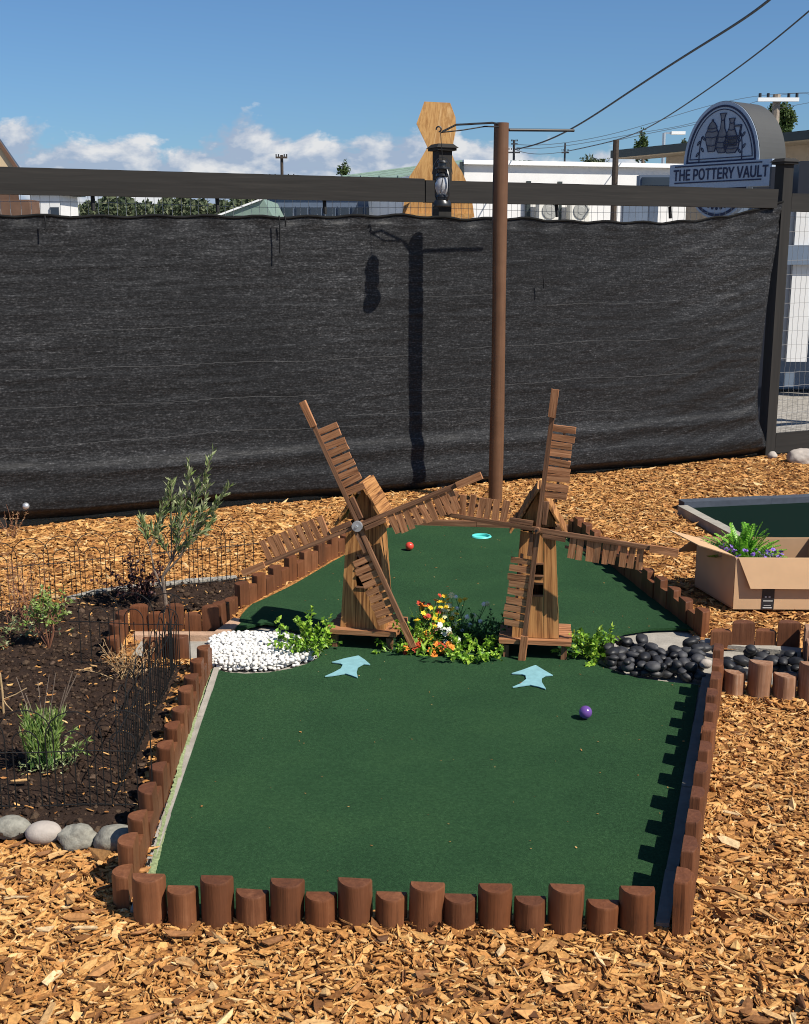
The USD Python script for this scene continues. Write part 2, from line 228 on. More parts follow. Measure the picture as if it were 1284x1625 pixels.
# black woven shade cloth: thin tape weave with sun glitter and sheen painted as pale flecks
material('shade_cloth', {'uv': ('uvmap', {'attribute': 'st'}),
    'm1': ('mapping', {'scale': (16.0, 170.0, 1.0)}), 'n1': ('noise_texture', {'scale': 1.0, 'detail': 3.0, 'roughness': 0.7}),
    'm2': ('mapping', {'scale': (2.0, 48.0, 1.0)}), 'n2': ('noise_texture', {'scale': 1.0, 'detail': 6.0, 'roughness': 0.65, 'distortion': 0.3}),
    'm3': ('mapping', {'scale': (75.0, 130.0, 1.0)}), 'n3': ('noise_texture', {'scale': 1.0, 'detail': 1.0}),
    'm4': ('mapping', {'scale': (0.9, 1.4, 1.0)}), 'n4': ('noise_texture', {'scale': 1.0, 'detail': 3.0}),
    'a': ('mix', {'fac': 0.45}), 'a2': ('mix', {'fac': 0.09}), 'a3': ('mix', {'fac': 0.14}),
    'r': ('rgb_ramp', ramp((0.40, (0.0080, 0.0081, 0.0086)), (0.50, (0.0170, 0.0172, 0.0182)), (0.57, (0.040, 0.0405, 0.0425)), (0.64, (0.12, 0.121, 0.125)), (0.68, (0.28, 0.28, 0.285)))),
    'bs': ('math', {'math_type': 'multiply_add', 'value2': 1.0}), 'b': ('bump', {'strength': 0.35, 'distance': 0.003}),
    'p': ('principled_bsdf', {'roughness': 0.45, 'specular_ior_level': 0.13})},
    [('uv.UV', 'm1.vector'), ('m1.vector', 'n1.vector'), ('uv.UV', 'm2.vector'), ('m2.vector', 'n2.vector'), ('uv.UV', 'm3.vector'), ('m3.vector', 'n3.vector'), ('uv.UV', 'm4.vector'), ('m4.vector', 'n4.vector'),
     ('n1.color', 'a.color1'), ('n3.color', 'a.color2'), ('a.color', 'a2.color1'), ('n2.color', 'a2.color2'), ('a2.color', 'a3.color1'), ('n4.color', 'a3.color2'), ('a3.color', 'r.fac'), ('r.color', 'p.base_color'), ('n1.fac', 'bs.value1'), ('n2.fac', 'bs.value3'), ('bs.value', 'b.height'), ('b.normal', 'p.normal')])

# ------------------------------------------------------------------ helpers
used, origin = {}, {}
def numbered(path):
    n = used.get(path, 0); used[path] = n + 1
    return path if n == 0 else '%s_%03d' % (path, n)
def tag(prim, label=None, cat=None, group=None, kind=None):
    for k, v in (('label', label), ('category', cat), ('group', group), ('kind', kind)):
        if v: prim.SetCustomDataByKey(k, v)
    return prim
def thing(name, label, cat, loc=(0, 0, 0), group=None, kind=None):
    path = numbered('/World/' + name)
    x = UsdGeom.Xform.Define(stage, path); x.AddTranslateOp().Set(Gf.Vec3d(*map(float, loc)))
    origin[path] = np.asarray(loc, float)
    return tag(x.GetPrim(), label, cat, group, kind)
def obj(name, mesh, mat, parent=None, smooth=False):
    """One Mesh prim, given in world coordinates."""
    uv = None
    if isinstance(mesh, MB): uv = mesh.uvs(); mesh = mesh.mesh()
    base = '/World' if parent is None else str(parent.GetPath())
    o = np.zeros(3)
    if parent is not None: o = origin[base]
    v, f, _n = meshkit.arrays(mesh)
    if mat in ISLANDS:      # one random tone for each separate piece
        m_ = len(v); lab = connected_components(coo_matrix((np.ones(2 * len(f)), (np.r_[f[:, 0], f[:, 1]], np.r_[f[:, 1], f[:, 2]])), shape=(m_, m_)), directed=False)[1]
        tone = np.random.default_rng(m_).random(lab.max() + 1); uv = np.column_stack([tone[lab], tone[lab]])
    path = numbered(base + '/' + name)
    m = usdkit.mesh(stage, path, (v - o, f), MAT[mat], smooth=smooth, uv=uv if smooth in (False, True) else None)
    origin[path] = o
    return m.GetPrim()
def struct(name, mesh, mat, smooth=False): return tag(obj(name, mesh, mat, smooth=smooth), kind='structure')
def unit(v): v = np.asarray(v, float); return v / (np.linalg.norm(v) + 1e-12)
def frame(d):
    d = unit(d); a = np.cross(d, [0, 0, 1.0] if abs(d[2]) < 0.95 else [1.0, 0, 0]); a = unit(a); return d, a, np.cross(a, d)

class MB:
    def __init__(s): s.v, s.f, s.t, s.n = [], [], [], 0
    def add(s, v, f, uv=None):
        v = np.asarray(v, float); f = np.asarray(f, int)
        if f.shape[1] == 4: f = np.vstack([f[:, [0, 1, 2]], f[:, [0, 2, 3]]])
        s.v.append(v); s.f.append(f + s.n); s.t.append(np.zeros((len(v), 2)) if uv is None else np.asarray(uv)); s.n += len(v); return s
    def hexa(s, c):
        """Eight corners: bottom four counterclockwise, top four. Texture runs along the longest edge direction."""
        c = np.asarray(c, float); ou, ov = R(0, 50), R(0, 50)
        ex = [np.linalg.norm(c[1] - c[0]), np.linalg.norm(c[3] - c[0]), np.linalg.norm(c[4] - c[0])]; L = int(np.argmax(ex))
        pr = [(0, 1, 1, 0, 0, 1, 1, 0), (0, 0, 1, 1, 0, 0, 1, 1), (0, 0, 0, 0, 1, 1, 1, 1)]
        for q in ((0, 3, 2, 1), (4, 5, 6, 7), (0, 1, 5, 4), (1, 2, 6, 5), (2, 3, 7, 6), (3, 0, 4, 7)):
            uv = []
            for i in q:
                o = [pr[k][i] * ex[k] for k in range(3) if k != L]
                uv.append((pr[L][i] * ex[L] + ou, o[0] + o[1] + ov))
            s.add(c[list(q)], [[0, 1, 2, 3]], uv)
        return s
    def box(s, c, size, X=(1, 0, 0), Y=(0, 1, 0), Z=(0, 0, 1), j=0.0):
        c, X, Y, Z = (np.asarray(q, float) for q in (c, X, Y, Z)); hx, hy, hz = (q / 2 for q in size)
        pts = [c + X * a * hx + Y * b * hy + Z * d * hz for d in (-1, 1) for a, b in ((-1, -1), (1, -1), (1, 1), (-1, 1))]
        if j: pts = [p + rng.normal(0, j, 3) for p in pts]
        return s.hexa(pts)
    def bar(s, a, b, w, h, up=(0, 0, 1), j=0.0):
        a, b = np.asarray(a, float), np.asarray(b, float); X = unit(b - a); Y = unit(np.cross(up, X)); Z = np.cross(X, Y)
        return s.box((a + b) / 2, (np.linalg.norm(b - a), w, h), X, Y, Z, j)
    def tube(s, pts, r, n=6, cap=True):
        pts = np.asarray(pts, float); r = np.broadcast_to(r, len(pts)); V = []
        d0, a, b = frame(pts[1] - pts[0]); ang = np.arange(n) * 2 * PI / n
        for i, p in enumerate(pts):
            d = unit(pts[min(i + 1, len(pts) - 1)] - pts[max(i - 1, 0)]); a = unit(a - d * np.dot(a, d)); b = np.cross(d, a)
            V.append(p + r[i] * (np.cos(ang)[:, None] * a + np.sin(ang)[:, None] * b))
        m = len(pts); Fs = [[i * n + k, i * n + (k + 1) % n, (i + 1) * n + (k + 1) % n, (i + 1) * n + k] for i in range(m - 1) for k in range(n)]
        s.add(np.vstack(V), Fs)
        if cap:
            s.add(V[-1], [[0, k, k + 1] for k in range(1, n - 1)]); s.add(V[0], [[0, k + 1, k] for k in range(1, n - 1)])
        return s
    def lathe(s, prof, c=(0, 0, 0), n=20, axis=(0, 0, 1)):
        d, a, b = frame(axis); c = np.asarray(c, float); ang = np.arange(n) * 2 * PI / n; V = []
        for r, z in prof: V.append(c + d * z + r * (np.cos(ang)[:, None] * a + np.sin(ang)[:, None] * b))
        s.add(np.vstack(V), [[i * n + k, i * n + (k + 1) % n, (i + 1) * n + (k + 1) % n, (i + 1) * n + k] for i in range(len(prof) - 1) for k in range(n)]); return s
    def leaf(s, p, d, L, w, up=(0, 0, 1), fold=0.25, droop=0.0):
        p = np.asarray(p, float); d = unit(d); side = np.cross(d, up); side = unit(side) if np.linalg.norm(side) > 1e-3 else np.array([1.0, 0, 0]); nrm = np.cross(side, d)
        m = p + d * L * 0.45; e = p + d * L - nrm * L * droop
        s.add([p, m + side * w / 2 + nrm * w * fold, e, m - side * w / 2 + nrm * w * fold, m], [[0, 1, 4], [1, 2, 4], [2, 3, 4], [3, 0, 4]]); return s
    def mesh(s): return (np.vstack(s.v), np.vstack(s.f))
    def uvs(s): return np.vstack(s.t)

def sheet(poly, step, zf, edge=0.0):
    """A polygon (shapely, metres) as a triangulated surface with z from zf(xy); edge > 0 adds a skirt downwards."""
    poly = poly.buffer(0)
    pts = []
    rings = [poly.exterior, *poly.interiors] if poly.geom_type == 'Polygon' else [r for g in poly.geoms for r in (g.exterior, *g.interiors)]
    ringpts = []
    for r in rings:
        n = max(12, int(r.length / step)); q = np.array([r.interpolate(k / n, normalized=True).coords[0] for k in range(n)])
        q = np.vstack([q, np.array(r.coords)[:-1]]); d = [r.project(Point(p)) for p in q]; o = np.argsort(d); q = q[o]; dd = np.array(d)[o]
        q = q[np.r_[True, np.diff(dd) > step * 0.05]]; ringpts.append(q); pts.append(q)
    x0, y0, x1, y1 = poly.bounds
    gx, gy = np.meshgrid(np.arange(x0, x1, step), np.arange(y0, y1, step)); g = np.stack([gx.ravel(), gy.ravel()], 1)
    g = g + np.random.default_rng(3).uniform(-0.2, 0.2, g.shape) * step
    inside = shapely.contains_xy(poly.buffer(-step * 0.35), g[:, 0], g[:, 1]); pts.append(g[inside])
    P = np.vstack(pts); T = Delaunay(P).simplices; cen = P[T].mean(1)
    T = T[shapely.contains_xy(poly.buffer(1e-4), cen[:, 0], cen[:, 1])]
    a = P[T]; ar = (a[:, 1, 0] - a[:, 0, 0]) * (a[:, 2, 1] - a[:, 0, 1]) - (a[:, 1, 1] - a[:, 0, 1]) * (a[:, 2, 0] - a[:, 0, 0])
    T = T[np.abs(ar) > 1e-10]; ar = ar[np.abs(ar) > 1e-10]; T[ar < 0] = T[ar < 0][:, ::-1]
    V = np.column_stack([P, zf(P)]); mb = MB().add(V, T)
    if edge:
        for q in ringpts:
            z = zf(q); top = np.column_stack([q, z]); bot = np.column_stack([q, z - edge]); n = len(q)
            mb.add(np.vstack([top, bot]), [[k, n + k, n + (k + 1) % n, (k + 1) % n] for k in range(n)])
    return mb.mesh()
def pxpoly(pts, z=0.0): return Polygon([G(x, y, z)[:2] for x, y in pts]).buffer(0)
def extrude(poly, z0, z1):
    parts = getattr(poly, 'geoms', [poly]); m = trimesh.util.concatenate([trimesh.creation.extrude_polygon(p, z1 - z0, engine='earcut') for p in parts]); m.apply_translation([0, 0, z0]); return m
def smooth_ring(pts, n=3):
    p = np.asarray(pts, float)
    for _ in range(n):
        q = np.roll(p, -1, 0); p = np.stack([p * 0.75 + q * 0.25, p * 0.25 + q * 0.75], 1).reshape(-1, 2)
    return p

# ------------------------------------------------------------------ the setting: ground, mulch, soil, slab, turf
def hills(P, amp=0.012): return amp * (fbm(np.column_stack([P * 2.2, np.zeros(len(P))])) - 0.5) * 2
struct('ground', (np.array([[-400, -60, -0.06], [400, -60, -0.06], [400, 600, -0.06], [-400, 600, -0.06.real]]), np.array([[0, 1, 2, 3]])), 'gravel')

FLs, FRs = G(228, 1455)[:2], G(1048, 1478)[:2]
turf_px = [(226, 1455), (640, 1462), (1049, 1478), (1070, 1340), (1090, 1210), (1109, 1090),                # front end and right side
    (1085, 1088), (1050, 1084), (1010, 1079), (975, 1068), (948, 1054), (936, 1043), (940, 1033), (962, 1020), (990, 1010), (1030, 1004), (1070, 1002), (1100, 1004),   # round the right pocket
    (1072, 975), (1040, 945), (1010, 918), (985, 897), (955, 876), (925, 860), (897, 846), (860, 838), (760, 832), (660, 829), (616, 834),                                # right side and far end
    (598, 846), (570, 866), (545, 884), (508, 905), (470, 927), (432, 948), (400, 966), (384, 984), (374, 1006),                                                            # left side of the far half
    (392, 1002), (420, 997), (448, 1000), (478, 1008), (502, 1020), (514, 1033), (506, 1046), (488, 1056), (462, 1064), (428, 1070), (390, 1072), (360, 1070), (337, 1064),  # round the left pocket
    (300, 1178), (262, 1318)]
turf_poly = pxpoly(turf_px)
cup_c = G(764, 854)[:2]; CUP_R = 0.046
slab_px = [(207, 1462), (640, 1468), (1066, 1483), (1124, 1090), (1140, 1085), (1290, 1100), (1290, 1032), (1130, 1026), (1110, 1006), (1000, 900), (910, 845), (760, 828), (610, 828), (540, 880), (385, 962), (345, 1004), (215, 1004), (188, 1050), (315, 1056)]
slab_poly = pxpoly(slab_px)
soil_poly = pxpoly([(-150, 1345), (195, 1318), (212, 1290), (238, 1215), (262, 1150), (300, 1060), (182, 1056), (170, 1046), (206, 968), (345, 970), (382, 948), (398, 928), (374, 921), (296, 927), (200, 938), (146, 945), (106, 956), (0, 972), (-150, 985)])
pool_poly = pxpoly([(1078, 806), (1420, 792), (1420, 905), (1180, 868)])
mulch_outer = Polygon([(-3.4, 0.9), (3.2, 0.9), (4.4, 9.3), tuple((F0 + FD * 6.6 - FN * 0.15)[:2]), tuple((F0 + FD * 5.4 - FN * 0.15)[:2]), tuple((F0 + FD * 5.3 - FN * 1.3)[:2]), tuple((F0 - FD * 1.4 - FN * 1.3)[:2])])
def mulch_z(P):
    z = hills(P, 0.016) - 0.012
    d = np.array([0.0] * len(P))
    pp = shapely.points(P[:, 0], P[:, 1]); dist = shapely.distance(pp, slab_poly)
    return z + 0.014 * np.exp(-(dist / 0.12) ** 2)
mulch_poly = mulch_outer.difference(slab_poly.buffer(-0.04)).difference(soil_poly.buffer(-0.03)).difference(pool_poly.buffer(0.02))
bark = thing('bark_mulch', None, None, kind='structure')
tag(obj('mulch_base', sheet(mulch_poly, 0.08, mulch_z), 'mulch', bark, smooth=True))

def chips(P, L, W, T, yaw, lay, seed):
    """n irregular slabs as (n, 12, 3) points: six round the top, six round the underside."""
    n = len(P); g = np.random.default_rng(seed)
    ox = np.array([-0.5, -0.22, 0.28, 0.5, 0.20, -0.30])[None] + g.uniform(-0.13, 0.13, (n, 6)); oy = np.array([-0.12, -0.5, -0.46, 0.10, 0.5, 0.46])[None] + g.uniform(-0.2, 0.2, (n, 6))
    x, y = ox * L[:, None], oy * W[:, None]; bend = g.normal(0, 0.10, n)[:, None] * L[:, None] * (4 * ox ** 2 - 0.4) + g.normal(0, 0.14, (n, 6)) * T[:, None]
    top = np.stack([x, y, bend + T[:, None] / 2], -1); bot = np.stack([x * 0.96, y * 0.94, bend - T[:, None] / 2], -1); V = np.concatenate([top, bot], 1)
    ax, ay = g.normal(0, lay, n), g.normal(0, lay * 0.8, n)
    cx_, sx_, cy_, sy_, cz_, sz_ = np.cos(ax), np.sin(ax), np.cos(ay), np.sin(ay), np.cos(yaw), np.sin(yaw)
    Y, Z = V[..., 1] * cx_[:, None] - V[..., 2] * sx_[:, None], V[..., 1] * sx_[:, None] + V[..., 2] * cx_[:, None]
    X, Z2 = V[..., 0] * cy_[:, None] + Z * sy_[:, None], -V[..., 0] * sy_[:, None] + Z * cy_[:, None]
    return np.stack([X * cz_[:, None] - Y * sz_[:, None], X * sz_[:, None] + Y * cz_[:, None], Z2], -1) + P[:, None]
CHIP_F = np.array([[0, 1, 2], [0, 2, 3], [0, 3, 4], [0, 4, 5]] + [t for k in range(6) for t in ([k, 6 + k, 6 + (k + 1) % 6], [k, 6 + (k + 1) % 6, (k + 1) % 6])])
def scatter(poly, n, seed):
    g = np.random.default_rng(seed); x0, y0, x1, y1 = poly.bounds; out = []
    while sum(map(len, out)) < n:
        q = g.uniform((x0, y0), (x1, y1), (n * 2, 2)); out.append(q[shapely.contains_xy(poly, q[:, 0], q[:, 1])])
    return np.vstack(out)[:n]
view = Polygon([(-1.25, 1.95), (1.25, 1.95), (3.35, 9.2), (-2.75, 6.9), (-2.4, 5.5)])
chip_area = mulch_outer.intersection(view).difference(slab_poly.buffer(-0.01)).difference(soil_poly.buffer(0.0)).difference(pool_poly.buffer(0.07)).difference(Polygon([tuple((F0 + FD * a + FN * b)[:2]) for a, b in ((-2, 0.02), (7, 0.02), (7, -1), (-2, -1))]))
near = chip_area.intersection(Polygon([(-4, 0), (4, 0), (4, 4.3), (-4, 4.3)])); far = chip_area.difference(Polygon([(-4, 0), (4, 0), (4, 4.3), (-4, 4.3)]))
Vs, Fs = [], []
n0 = 0
for area, dens, sc, seed in ((near, 13000, 0.86, 5), (far, 6000, 1.08, 6)):
    n = int(area.area * dens); g = np.random.default_rng(seed); P = scatter(area, n, seed)
    fine = g.random(n) < 0.45
    L = np.where(fine, g.uniform(0.012, 0.028, n), np.clip(g.lognormal(math.log(0.034), 0.38, n), 0.016, 0.085)) * sc; W = np.where(g.random(n) < 0.55, g.uniform(0.08, 0.20, n), g.uniform(0.22, 0.55, n)) * L; W = np.clip(W, 0.0026, 0.020); T = g.uniform(0.0012, 0.0036, n)
    P3 = np.column_stack([P, mulch_z(P) + g.uniform(0.0, 0.013, n)])
    V = chips(P3, L, W, T, g.uniform(0, 2 * PI, n), 0.22, seed + 20); Vs.append(V.reshape(-1, 3))
    Fs.append((CHIP_F[None] + (np.arange(n) * 12)[:, None, None] + n0).reshape(-1, 3)); n0 += n * 12
tag(obj('loose_chips', (np.vstack(Vs), np.vstack(Fs)), 'wood_chips', bark), kind='stuff')
# the largest chips in the foreground, each a piece of its own
front_area = near.intersection(Polygon([(-4, 0), (4, 0), (4, 3.0), (-4, 3.0)]))
n = 290; g = np.random.default_rng(77); P = scatter(front_area, n, 78)
L = g.uniform(0.026, 0.075, n); W = np.where(g.random(n) < 0.5, g.uniform(0.12, 0.22, n), g.uniform(0.28, 0.55, n)) * L; W = np.clip(W, 0.005, 0.020); T = g.uniform(0.002, 0.0045, n)
V = chips(np.column_stack([P, mulch_z(P) + g.uniform(0.012, 0.021, n)]), L, W, T, g.uniform(0, 2 * PI, n), 0.15, 79)
for k in range(n): obj('wood_chip', (V[k], CHIP_F), 'wood_chip_%s' % 'abcdefg'[int(g.integers(0, 7))], bark)

# soil bed
def soil_z(P): return 0.006 + 0.022 * (fbm(np.column_stack([P * 5.0, np.zeros(len(P))])) - 0.5) + 0.018 * (noise(np.column_stack([P * 40.0, np.zeros(len(P))])) - 0.5)
bed = thing('soil', None, None, kind='structure')
obj('soil_surface', sheet(soil_poly, 0.016, soil_z), 'soil', bed, smooth=True)
ico = trimesh.creation.icosphere(0); n = 7000; g = np.random.default_rng(8); P = scatter(soil_poly, n, 9)
r = np.clip(g.lognormal(math.log(0.0045), 0.5, n), 0.002, 0.016); V = ico.vertices[None] * r[:, None, None] * g.uniform(0.55, 1.3, (n, 12, 1)) * np.array([1, 1, 0.75]) + np.column_stack([P, soil_z(P) + r * 0.2])[:, None]
tag(obj('clods', (V.reshape(-1, 3), (ico.faces[None] + (np.arange(n) * 12)[:, None, None]).reshape(-1, 3)), 'soil_clods', bed), kind='stuff')
n = 420; P = scatter(soil_poly, n, 10); L = g.uniform(0.006, 0.030, n)
P = P[np.argsort(-P[:, 0] + 0.2 * g.random(n))]
V = chips(np.column_stack([P, soil_z(P) + 0.006]), L, L * g.uniform(0.15, 0.4, n), g.uniform(0.001, 0.003, n), g.uniform(0, 6.28, n), 0.3, 12)
tag(obj('stray_chips', (V.reshape(-1, 3), (CHIP_F[None] + (np.arange(n) * 12)[:, None, None]).reshape(-1, 3)), 'wood_chips', bed), kind='stuff')
for (x, y, L_, a) in ((33, 1250, 0.052, 0.2), (140, 1070, 0.035, 0.6), (150, 1066, 0.03, -0.4), (64, 1095, 0.028, 1.0)):
    p = G(x, y); V = chips(np.array([[p[0], p[1], 0.022]]), np.array([L_]), np.array([L_ * 0.28]), np.array([0.004]), np.array([a]), 0.1, int(x)); obj('wood_chip', (V[0], CHIP_F), 'wood_chip_e', bed)

# slab and turf
struct('concrete_slab', sheet(slab_poly, 0.15, lambda P: np.full(len(P), -0.004), edge=0.08), 'concrete')
def turf_z(P):
    lump = 0.022 * np.exp(-(((P[:, 0] + 0.55) / 0.22) ** 2 + ((P[:, 1] - 4.75) / 0.22) ** 2)) + 0.012 * np.exp(-(((P[:, 0] - 0.9) / 0.3) ** 2 + ((P[:, 1] - 4.65) / 0.2) ** 2))
    return 0.008 + 0.004 * (noise(np.column_stack([P * 3.0, np.zeros(len(P))])) - 0.5) + lump
putting = thing('putting_turf', None, None, kind='structure')
obj('turf_surface', sheet(turf_poly.difference(Point(*cup_c).buffer(CUP_R + 0.002)), 0.045, turf_z, edge=0.010), 'turf', putting, smooth=30)
eb = MB()
edge_line = [G(x, y)[:2] for x, y in ((228, 1450), (245, 1388), (262, 1318), (281, 1250), (300, 1178), (318, 1115), (334, 1066))]
ls = LineString(edge_line); nn = 160
for side in (0,):
    q = np.array([ls.interpolate(k / nn, normalized=True).coords[0] for k in range(nn + 1)]); t = np.gradient(q, axis=0); t /= np.linalg.norm(t, axis=1)[:, None]; nr = np.column_stack([-t[:, 1], t[:, 0]])
    w = 0.008 + 0.006 * rng.random(nn + 1); a = q + nr * w[:, None]; b = q - nr * (0.004 + 0.003 * rng.random(nn + 1))[:, None]
    eb.add(np.vstack([np.column_stack([a, np.full(nn + 1, 0.0145)]), np.column_stack([b, turf_z(b) + 0.0025])]), [[k, k + 1, nn + 2 + k, nn + 1 + k] for k in range(nn)])
obj('frayed_edge', eb, 'turf_edge', putting)
fb_ = MB()
for k in range(70):
    i_ = int(rng.integers(0, nn - 3)); c_ = q[i_] + nr[i_] * (0.019 + rng.uniform(-0.004, 0.004)); e_ = q[i_ + int(rng.integers(1, 4))] + nr[i_] * (0.019 + rng.uniform(-0.004, 0.004)); fb_.bar((*c_, 0.0125), (*e_, 0.0125), rng.uniform(0.003, 0.007), 0.004, j=0.0008)
obj('fabric_shreds', fb_, 'hem_black', putting)
n = 170; P = scatter(turf_poly, n, 41); L = np.clip(g.lognormal(math.log(0.0042), 0.5, n), 0.002, 0.013); V = chips(np.column_stack([P, turf_z(P) + 0.003]), L, L * 0.4, np.full(n, 0.0012), g.uniform(0, 6.28, n), 0.25, 42)
tag(obj('bark_crumbs', (V.reshape(-1, 3), (CHIP_F[None] + (np.arange(n) * 12)[:, None, None]).reshape(-1, 3)), 'wood_chips', putting), kind='stuff')

# ------------------------------------------------------------------ log edgings
def half_log(p, t, o, w, depth, z0, z1, seed, boxy=None):
    """An upright half-round log: flat face through p along t, round face towards o."""
    g = np.random.default_rng(seed); n = 11; a = np.linspace(0, PI, n); w = w * g.uniform(0.93, 1.0); e = boxy or g.uniform(0.8, 1.1); w = w / 0.97 if boxy else w
    prof = np.column_stack([-np.cos(a) * w / 2, np.abs(np.sin(a)) ** e * depth]); prof = np.vstack([prof, [[w * 0.25, 0], [0, 0], [-w * 0.25, 0]]]); prof[:n] *= 1 + g.normal(0, 0.012, (n, 1))
    rings = []
    tilt = g.normal(0, 0.012, 2); zs = [z0, (z0 + z1) * 0.5, z1 - 0.006, z1]; ks = [1.0, 1.0 + g.normal(0, 0.01), 1.0, 0.93]
    for z, k in zip(zs, ks):
        c = prof.mean(0); q = (prof - c) * k + c + tilt * (z - z0)
        zz = z + (q[:, 0] * g.normal(0, 0.02) if z == z1 else 0)
        rings.append(np.column_stack([p[0] + q[:, 0] * t[0] + q[:, 1] * o[0], p[1] + q[:, 0] * t[1] + q[:, 1] * o[1], np.full(len(q), z) + (zz - z)]))
    m = len(prof); V = np.vstack(rings); ccw = (t[0] * o[1] - t[1] * o[0]) < 0
    Fq = [[i * m + k, i * m + (k + 1) % m, (i + 1) * m + (k + 1) % m, (i + 1) * m + k] for i in range(3) for k in range(m)]
    mb = MB().add(V, Fq); top = rings[-1]; mb.add(np.vstack([top, top.mean(0)]), [[k, (k + 1) % m, m] for k in range(m)])
    v, f = mb.mesh()
    if (t[0] * o[1] - t[1] * o[0]) > 0: f = f[:, ::-1]
    tm = trimesh.Trimesh(v, f, process=False)
    return (v, f)
logcount = [0]
def log_edging(label, p0, p1, side, tall=0.112, short=0.080, pitch=0.0765, first=0, mats=('log_a', 'log_b', 'log_c'), depth=0.044, group=None, heights=None, boxy=None):
    p0, p1 = np.asarray(p0)[:2], np.asarray(p1)[:2]; L = np.linalg.norm(p1 - p0); n = max(1, int(round(L / pitch))); t = (p1 - p0) / L; o = np.array([t[1], -t[0]]) * side
    T = thing('log_edging', label, 'log edging', (*((p0 + p1) / 2), 0), group)
    for k in range(n):
        logcount[0] += 1; h = (tall if (k + first) % 2 == 0 else short) if heights is None else heights[k % len(heights)]
        h += R(-0.005, 0.005); c = p0 + t * L * (k + 0.5) / n + o * R(-0.002, 0.002)
        ww = L / n * (1.03 if (k + first) % 2 == 0 else 0.97)
        obj('log', half_log(c, t, o, ww, depth, -0.05, h, logcount[0], boxy), random.choice(mats), T, smooth=35)
    return T
log_edging('front row of half-round brown logs, round faces towards the camera', (-0.622, 2.488), (0.558, 2.424), 1, first=0, pitch=0.0787)
log_edging('long left row of brown logs between the green turf and the dark soil', (-0.636, 2.515), (-0.702, 4.16), -1, first=1, pitch=0.0715, tall=0.120)
log_edging('long right row of brown logs casting toothed shadows on the front turf', (0.596, 2.395), (1.096, 4.03), 1, first=0, pitch=0.0755, tall=0.138, short=0.096, depth=0.036, mats=('log_c', 'log_a'), boxy=0.32)
log_edging('left row of brown logs along the far half of the turf', G(382, 968), G(548, 878), -1, first=0)
log_edging('short row of brown logs behind the left windmill sail at the far left turf corner', G(550, 876), G(612, 836), -1, first=1)
log_edging('right row of brown logs along the far half of the turf', G(1112, 1014), G(902, 846), 1, first=0)
log_edging('back row of brown logs at the left notch beside the white pebbles', G(207, 1005), G(350, 1005), -1, first=0)
log_edging('short slanting row of logs from the left notch to the far turf', G(352, 1002), G(378, 974), -1, first=0, heights=[0.11, 0.085, 0.075])
log_edging('short row of logs closing the left end of the notch', G(187, 1050), G(203, 1008), -1, first=1)
log_edging('short row of brown logs in front of the left notch', G(228, 1049), G(302, 1049), 1, first=1, tall=0.105, short=0.095)
log_edging('back row of flat-faced logs behind the black stones, beside the cardboard box', G(1126, 1030), G(1268, 1034), -1, first=1, tall=0.112, short=0.072)
log_edging('weathered front row of logs at the black stone pocket on the right', G(1144, 1096), G(1305, 1108), 1, first=1, tall=0.125, short=0.080, mats=('weathered_log',), depth=0.05)
log_edging('short row of logs closing the right end of the black stone pocket', G(1284, 1096), G(1274, 1036), 1, first=0, mats=('weathered_log', 'log_c'))
T = thing('edging_board', 'low brown board across the far end of the green turf', 'board', (0.4, 6.4, 0))
a, b = G(612, 834), G(905, 845)
m = (a + b) / 2; m[1] += 0.03
obj('board', MB().bar(a + [0, 0.02, 0.012], m + [0, 0, 0.012], 0.03, 0.05), 'mill_stock', T); obj('board', MB().bar(m + [0.003, 0, 0.012], b + [0, 0.02, 0.012], 0.03, 0.05), 'mill_stock', T)

# concrete kerbs
def kerb(label, pts, w, z1, mat, pitch=0.25, z0=-0.04, name='concrete_kerb', group=None):
    pts = [np.asarray(p)[:2] for p in pts]; T = thing(name, label, 'kerb', (*pts[0], 0), group)
    for p0, p1 in zip(pts[:-1], pts[1:]):
        L = np.linalg.norm(p1 - p0); n = max(1, int(round(L / pitch))); t = (p1 - p0) / L
        for k in range(n):
            a, b = p0 + t * (L * k / n - 0.002), p0 + t * (L * (k + 1) / n + 0.002); h = z1 + R(-0.002, 0.002)
            obj('block', MB().bar((*a, (z0 + h) / 2), (*b, (z0 + h) / 2), w * R(0.93, 1.05), h - z0, j=0.0008), mat, T)
kerb('pale concrete strip between the left logs and the turf edge', [(-0.624, 2.50), (-0.684, 4.14)], 0.020, 0.012, 'concrete')
kerb('concrete strip beside the right logs with their shade put into its colour', [(0.578, 2.42), (1.076, 4.03)], 0.030, 0.030, 'concrete_shaded')
kerb('pinkish concrete kerb inside the left notch, running up to the far turf', [G(214, 1013), G(348, 1013), G(380, 990)], 0.05, 0.022, 'concrete_pink')
kerb('pale concrete kerb behind the black stones on the right', [G(1118, 1024), G(1270, 1040)], 0.05, 0.020, 'concrete')
kerb('rough pale concrete pieces edging the back of the soil bed', [G(110, 952), G(150, 942), G(200, 935), G(296, 925), G(375, 918)], 0.04, 0.012, 'concrete', pitch=0.13)
kerb('block kerb with shade painted into its colour at the back of the neighbouring hole', [G(1082, 805), G(1420, 790)], 0.085, 0.040, 'shaded_kerb', pitch=0.30)
kerb('lighter grey block kerb slanting down the left of the neighbouring hole with painted shade', [G(1083, 812), G(1182, 866), G(1240, 900)], 0.06, 0.040, 'concrete', pitch=0.40)
struct('neighbouring_turf', sheet(pool_poly, 0.3, lambda P: np.full(len(P), 0.004), edge=0.05), 'shaded_turf')  # turf colour darkened in place of a cast shadow

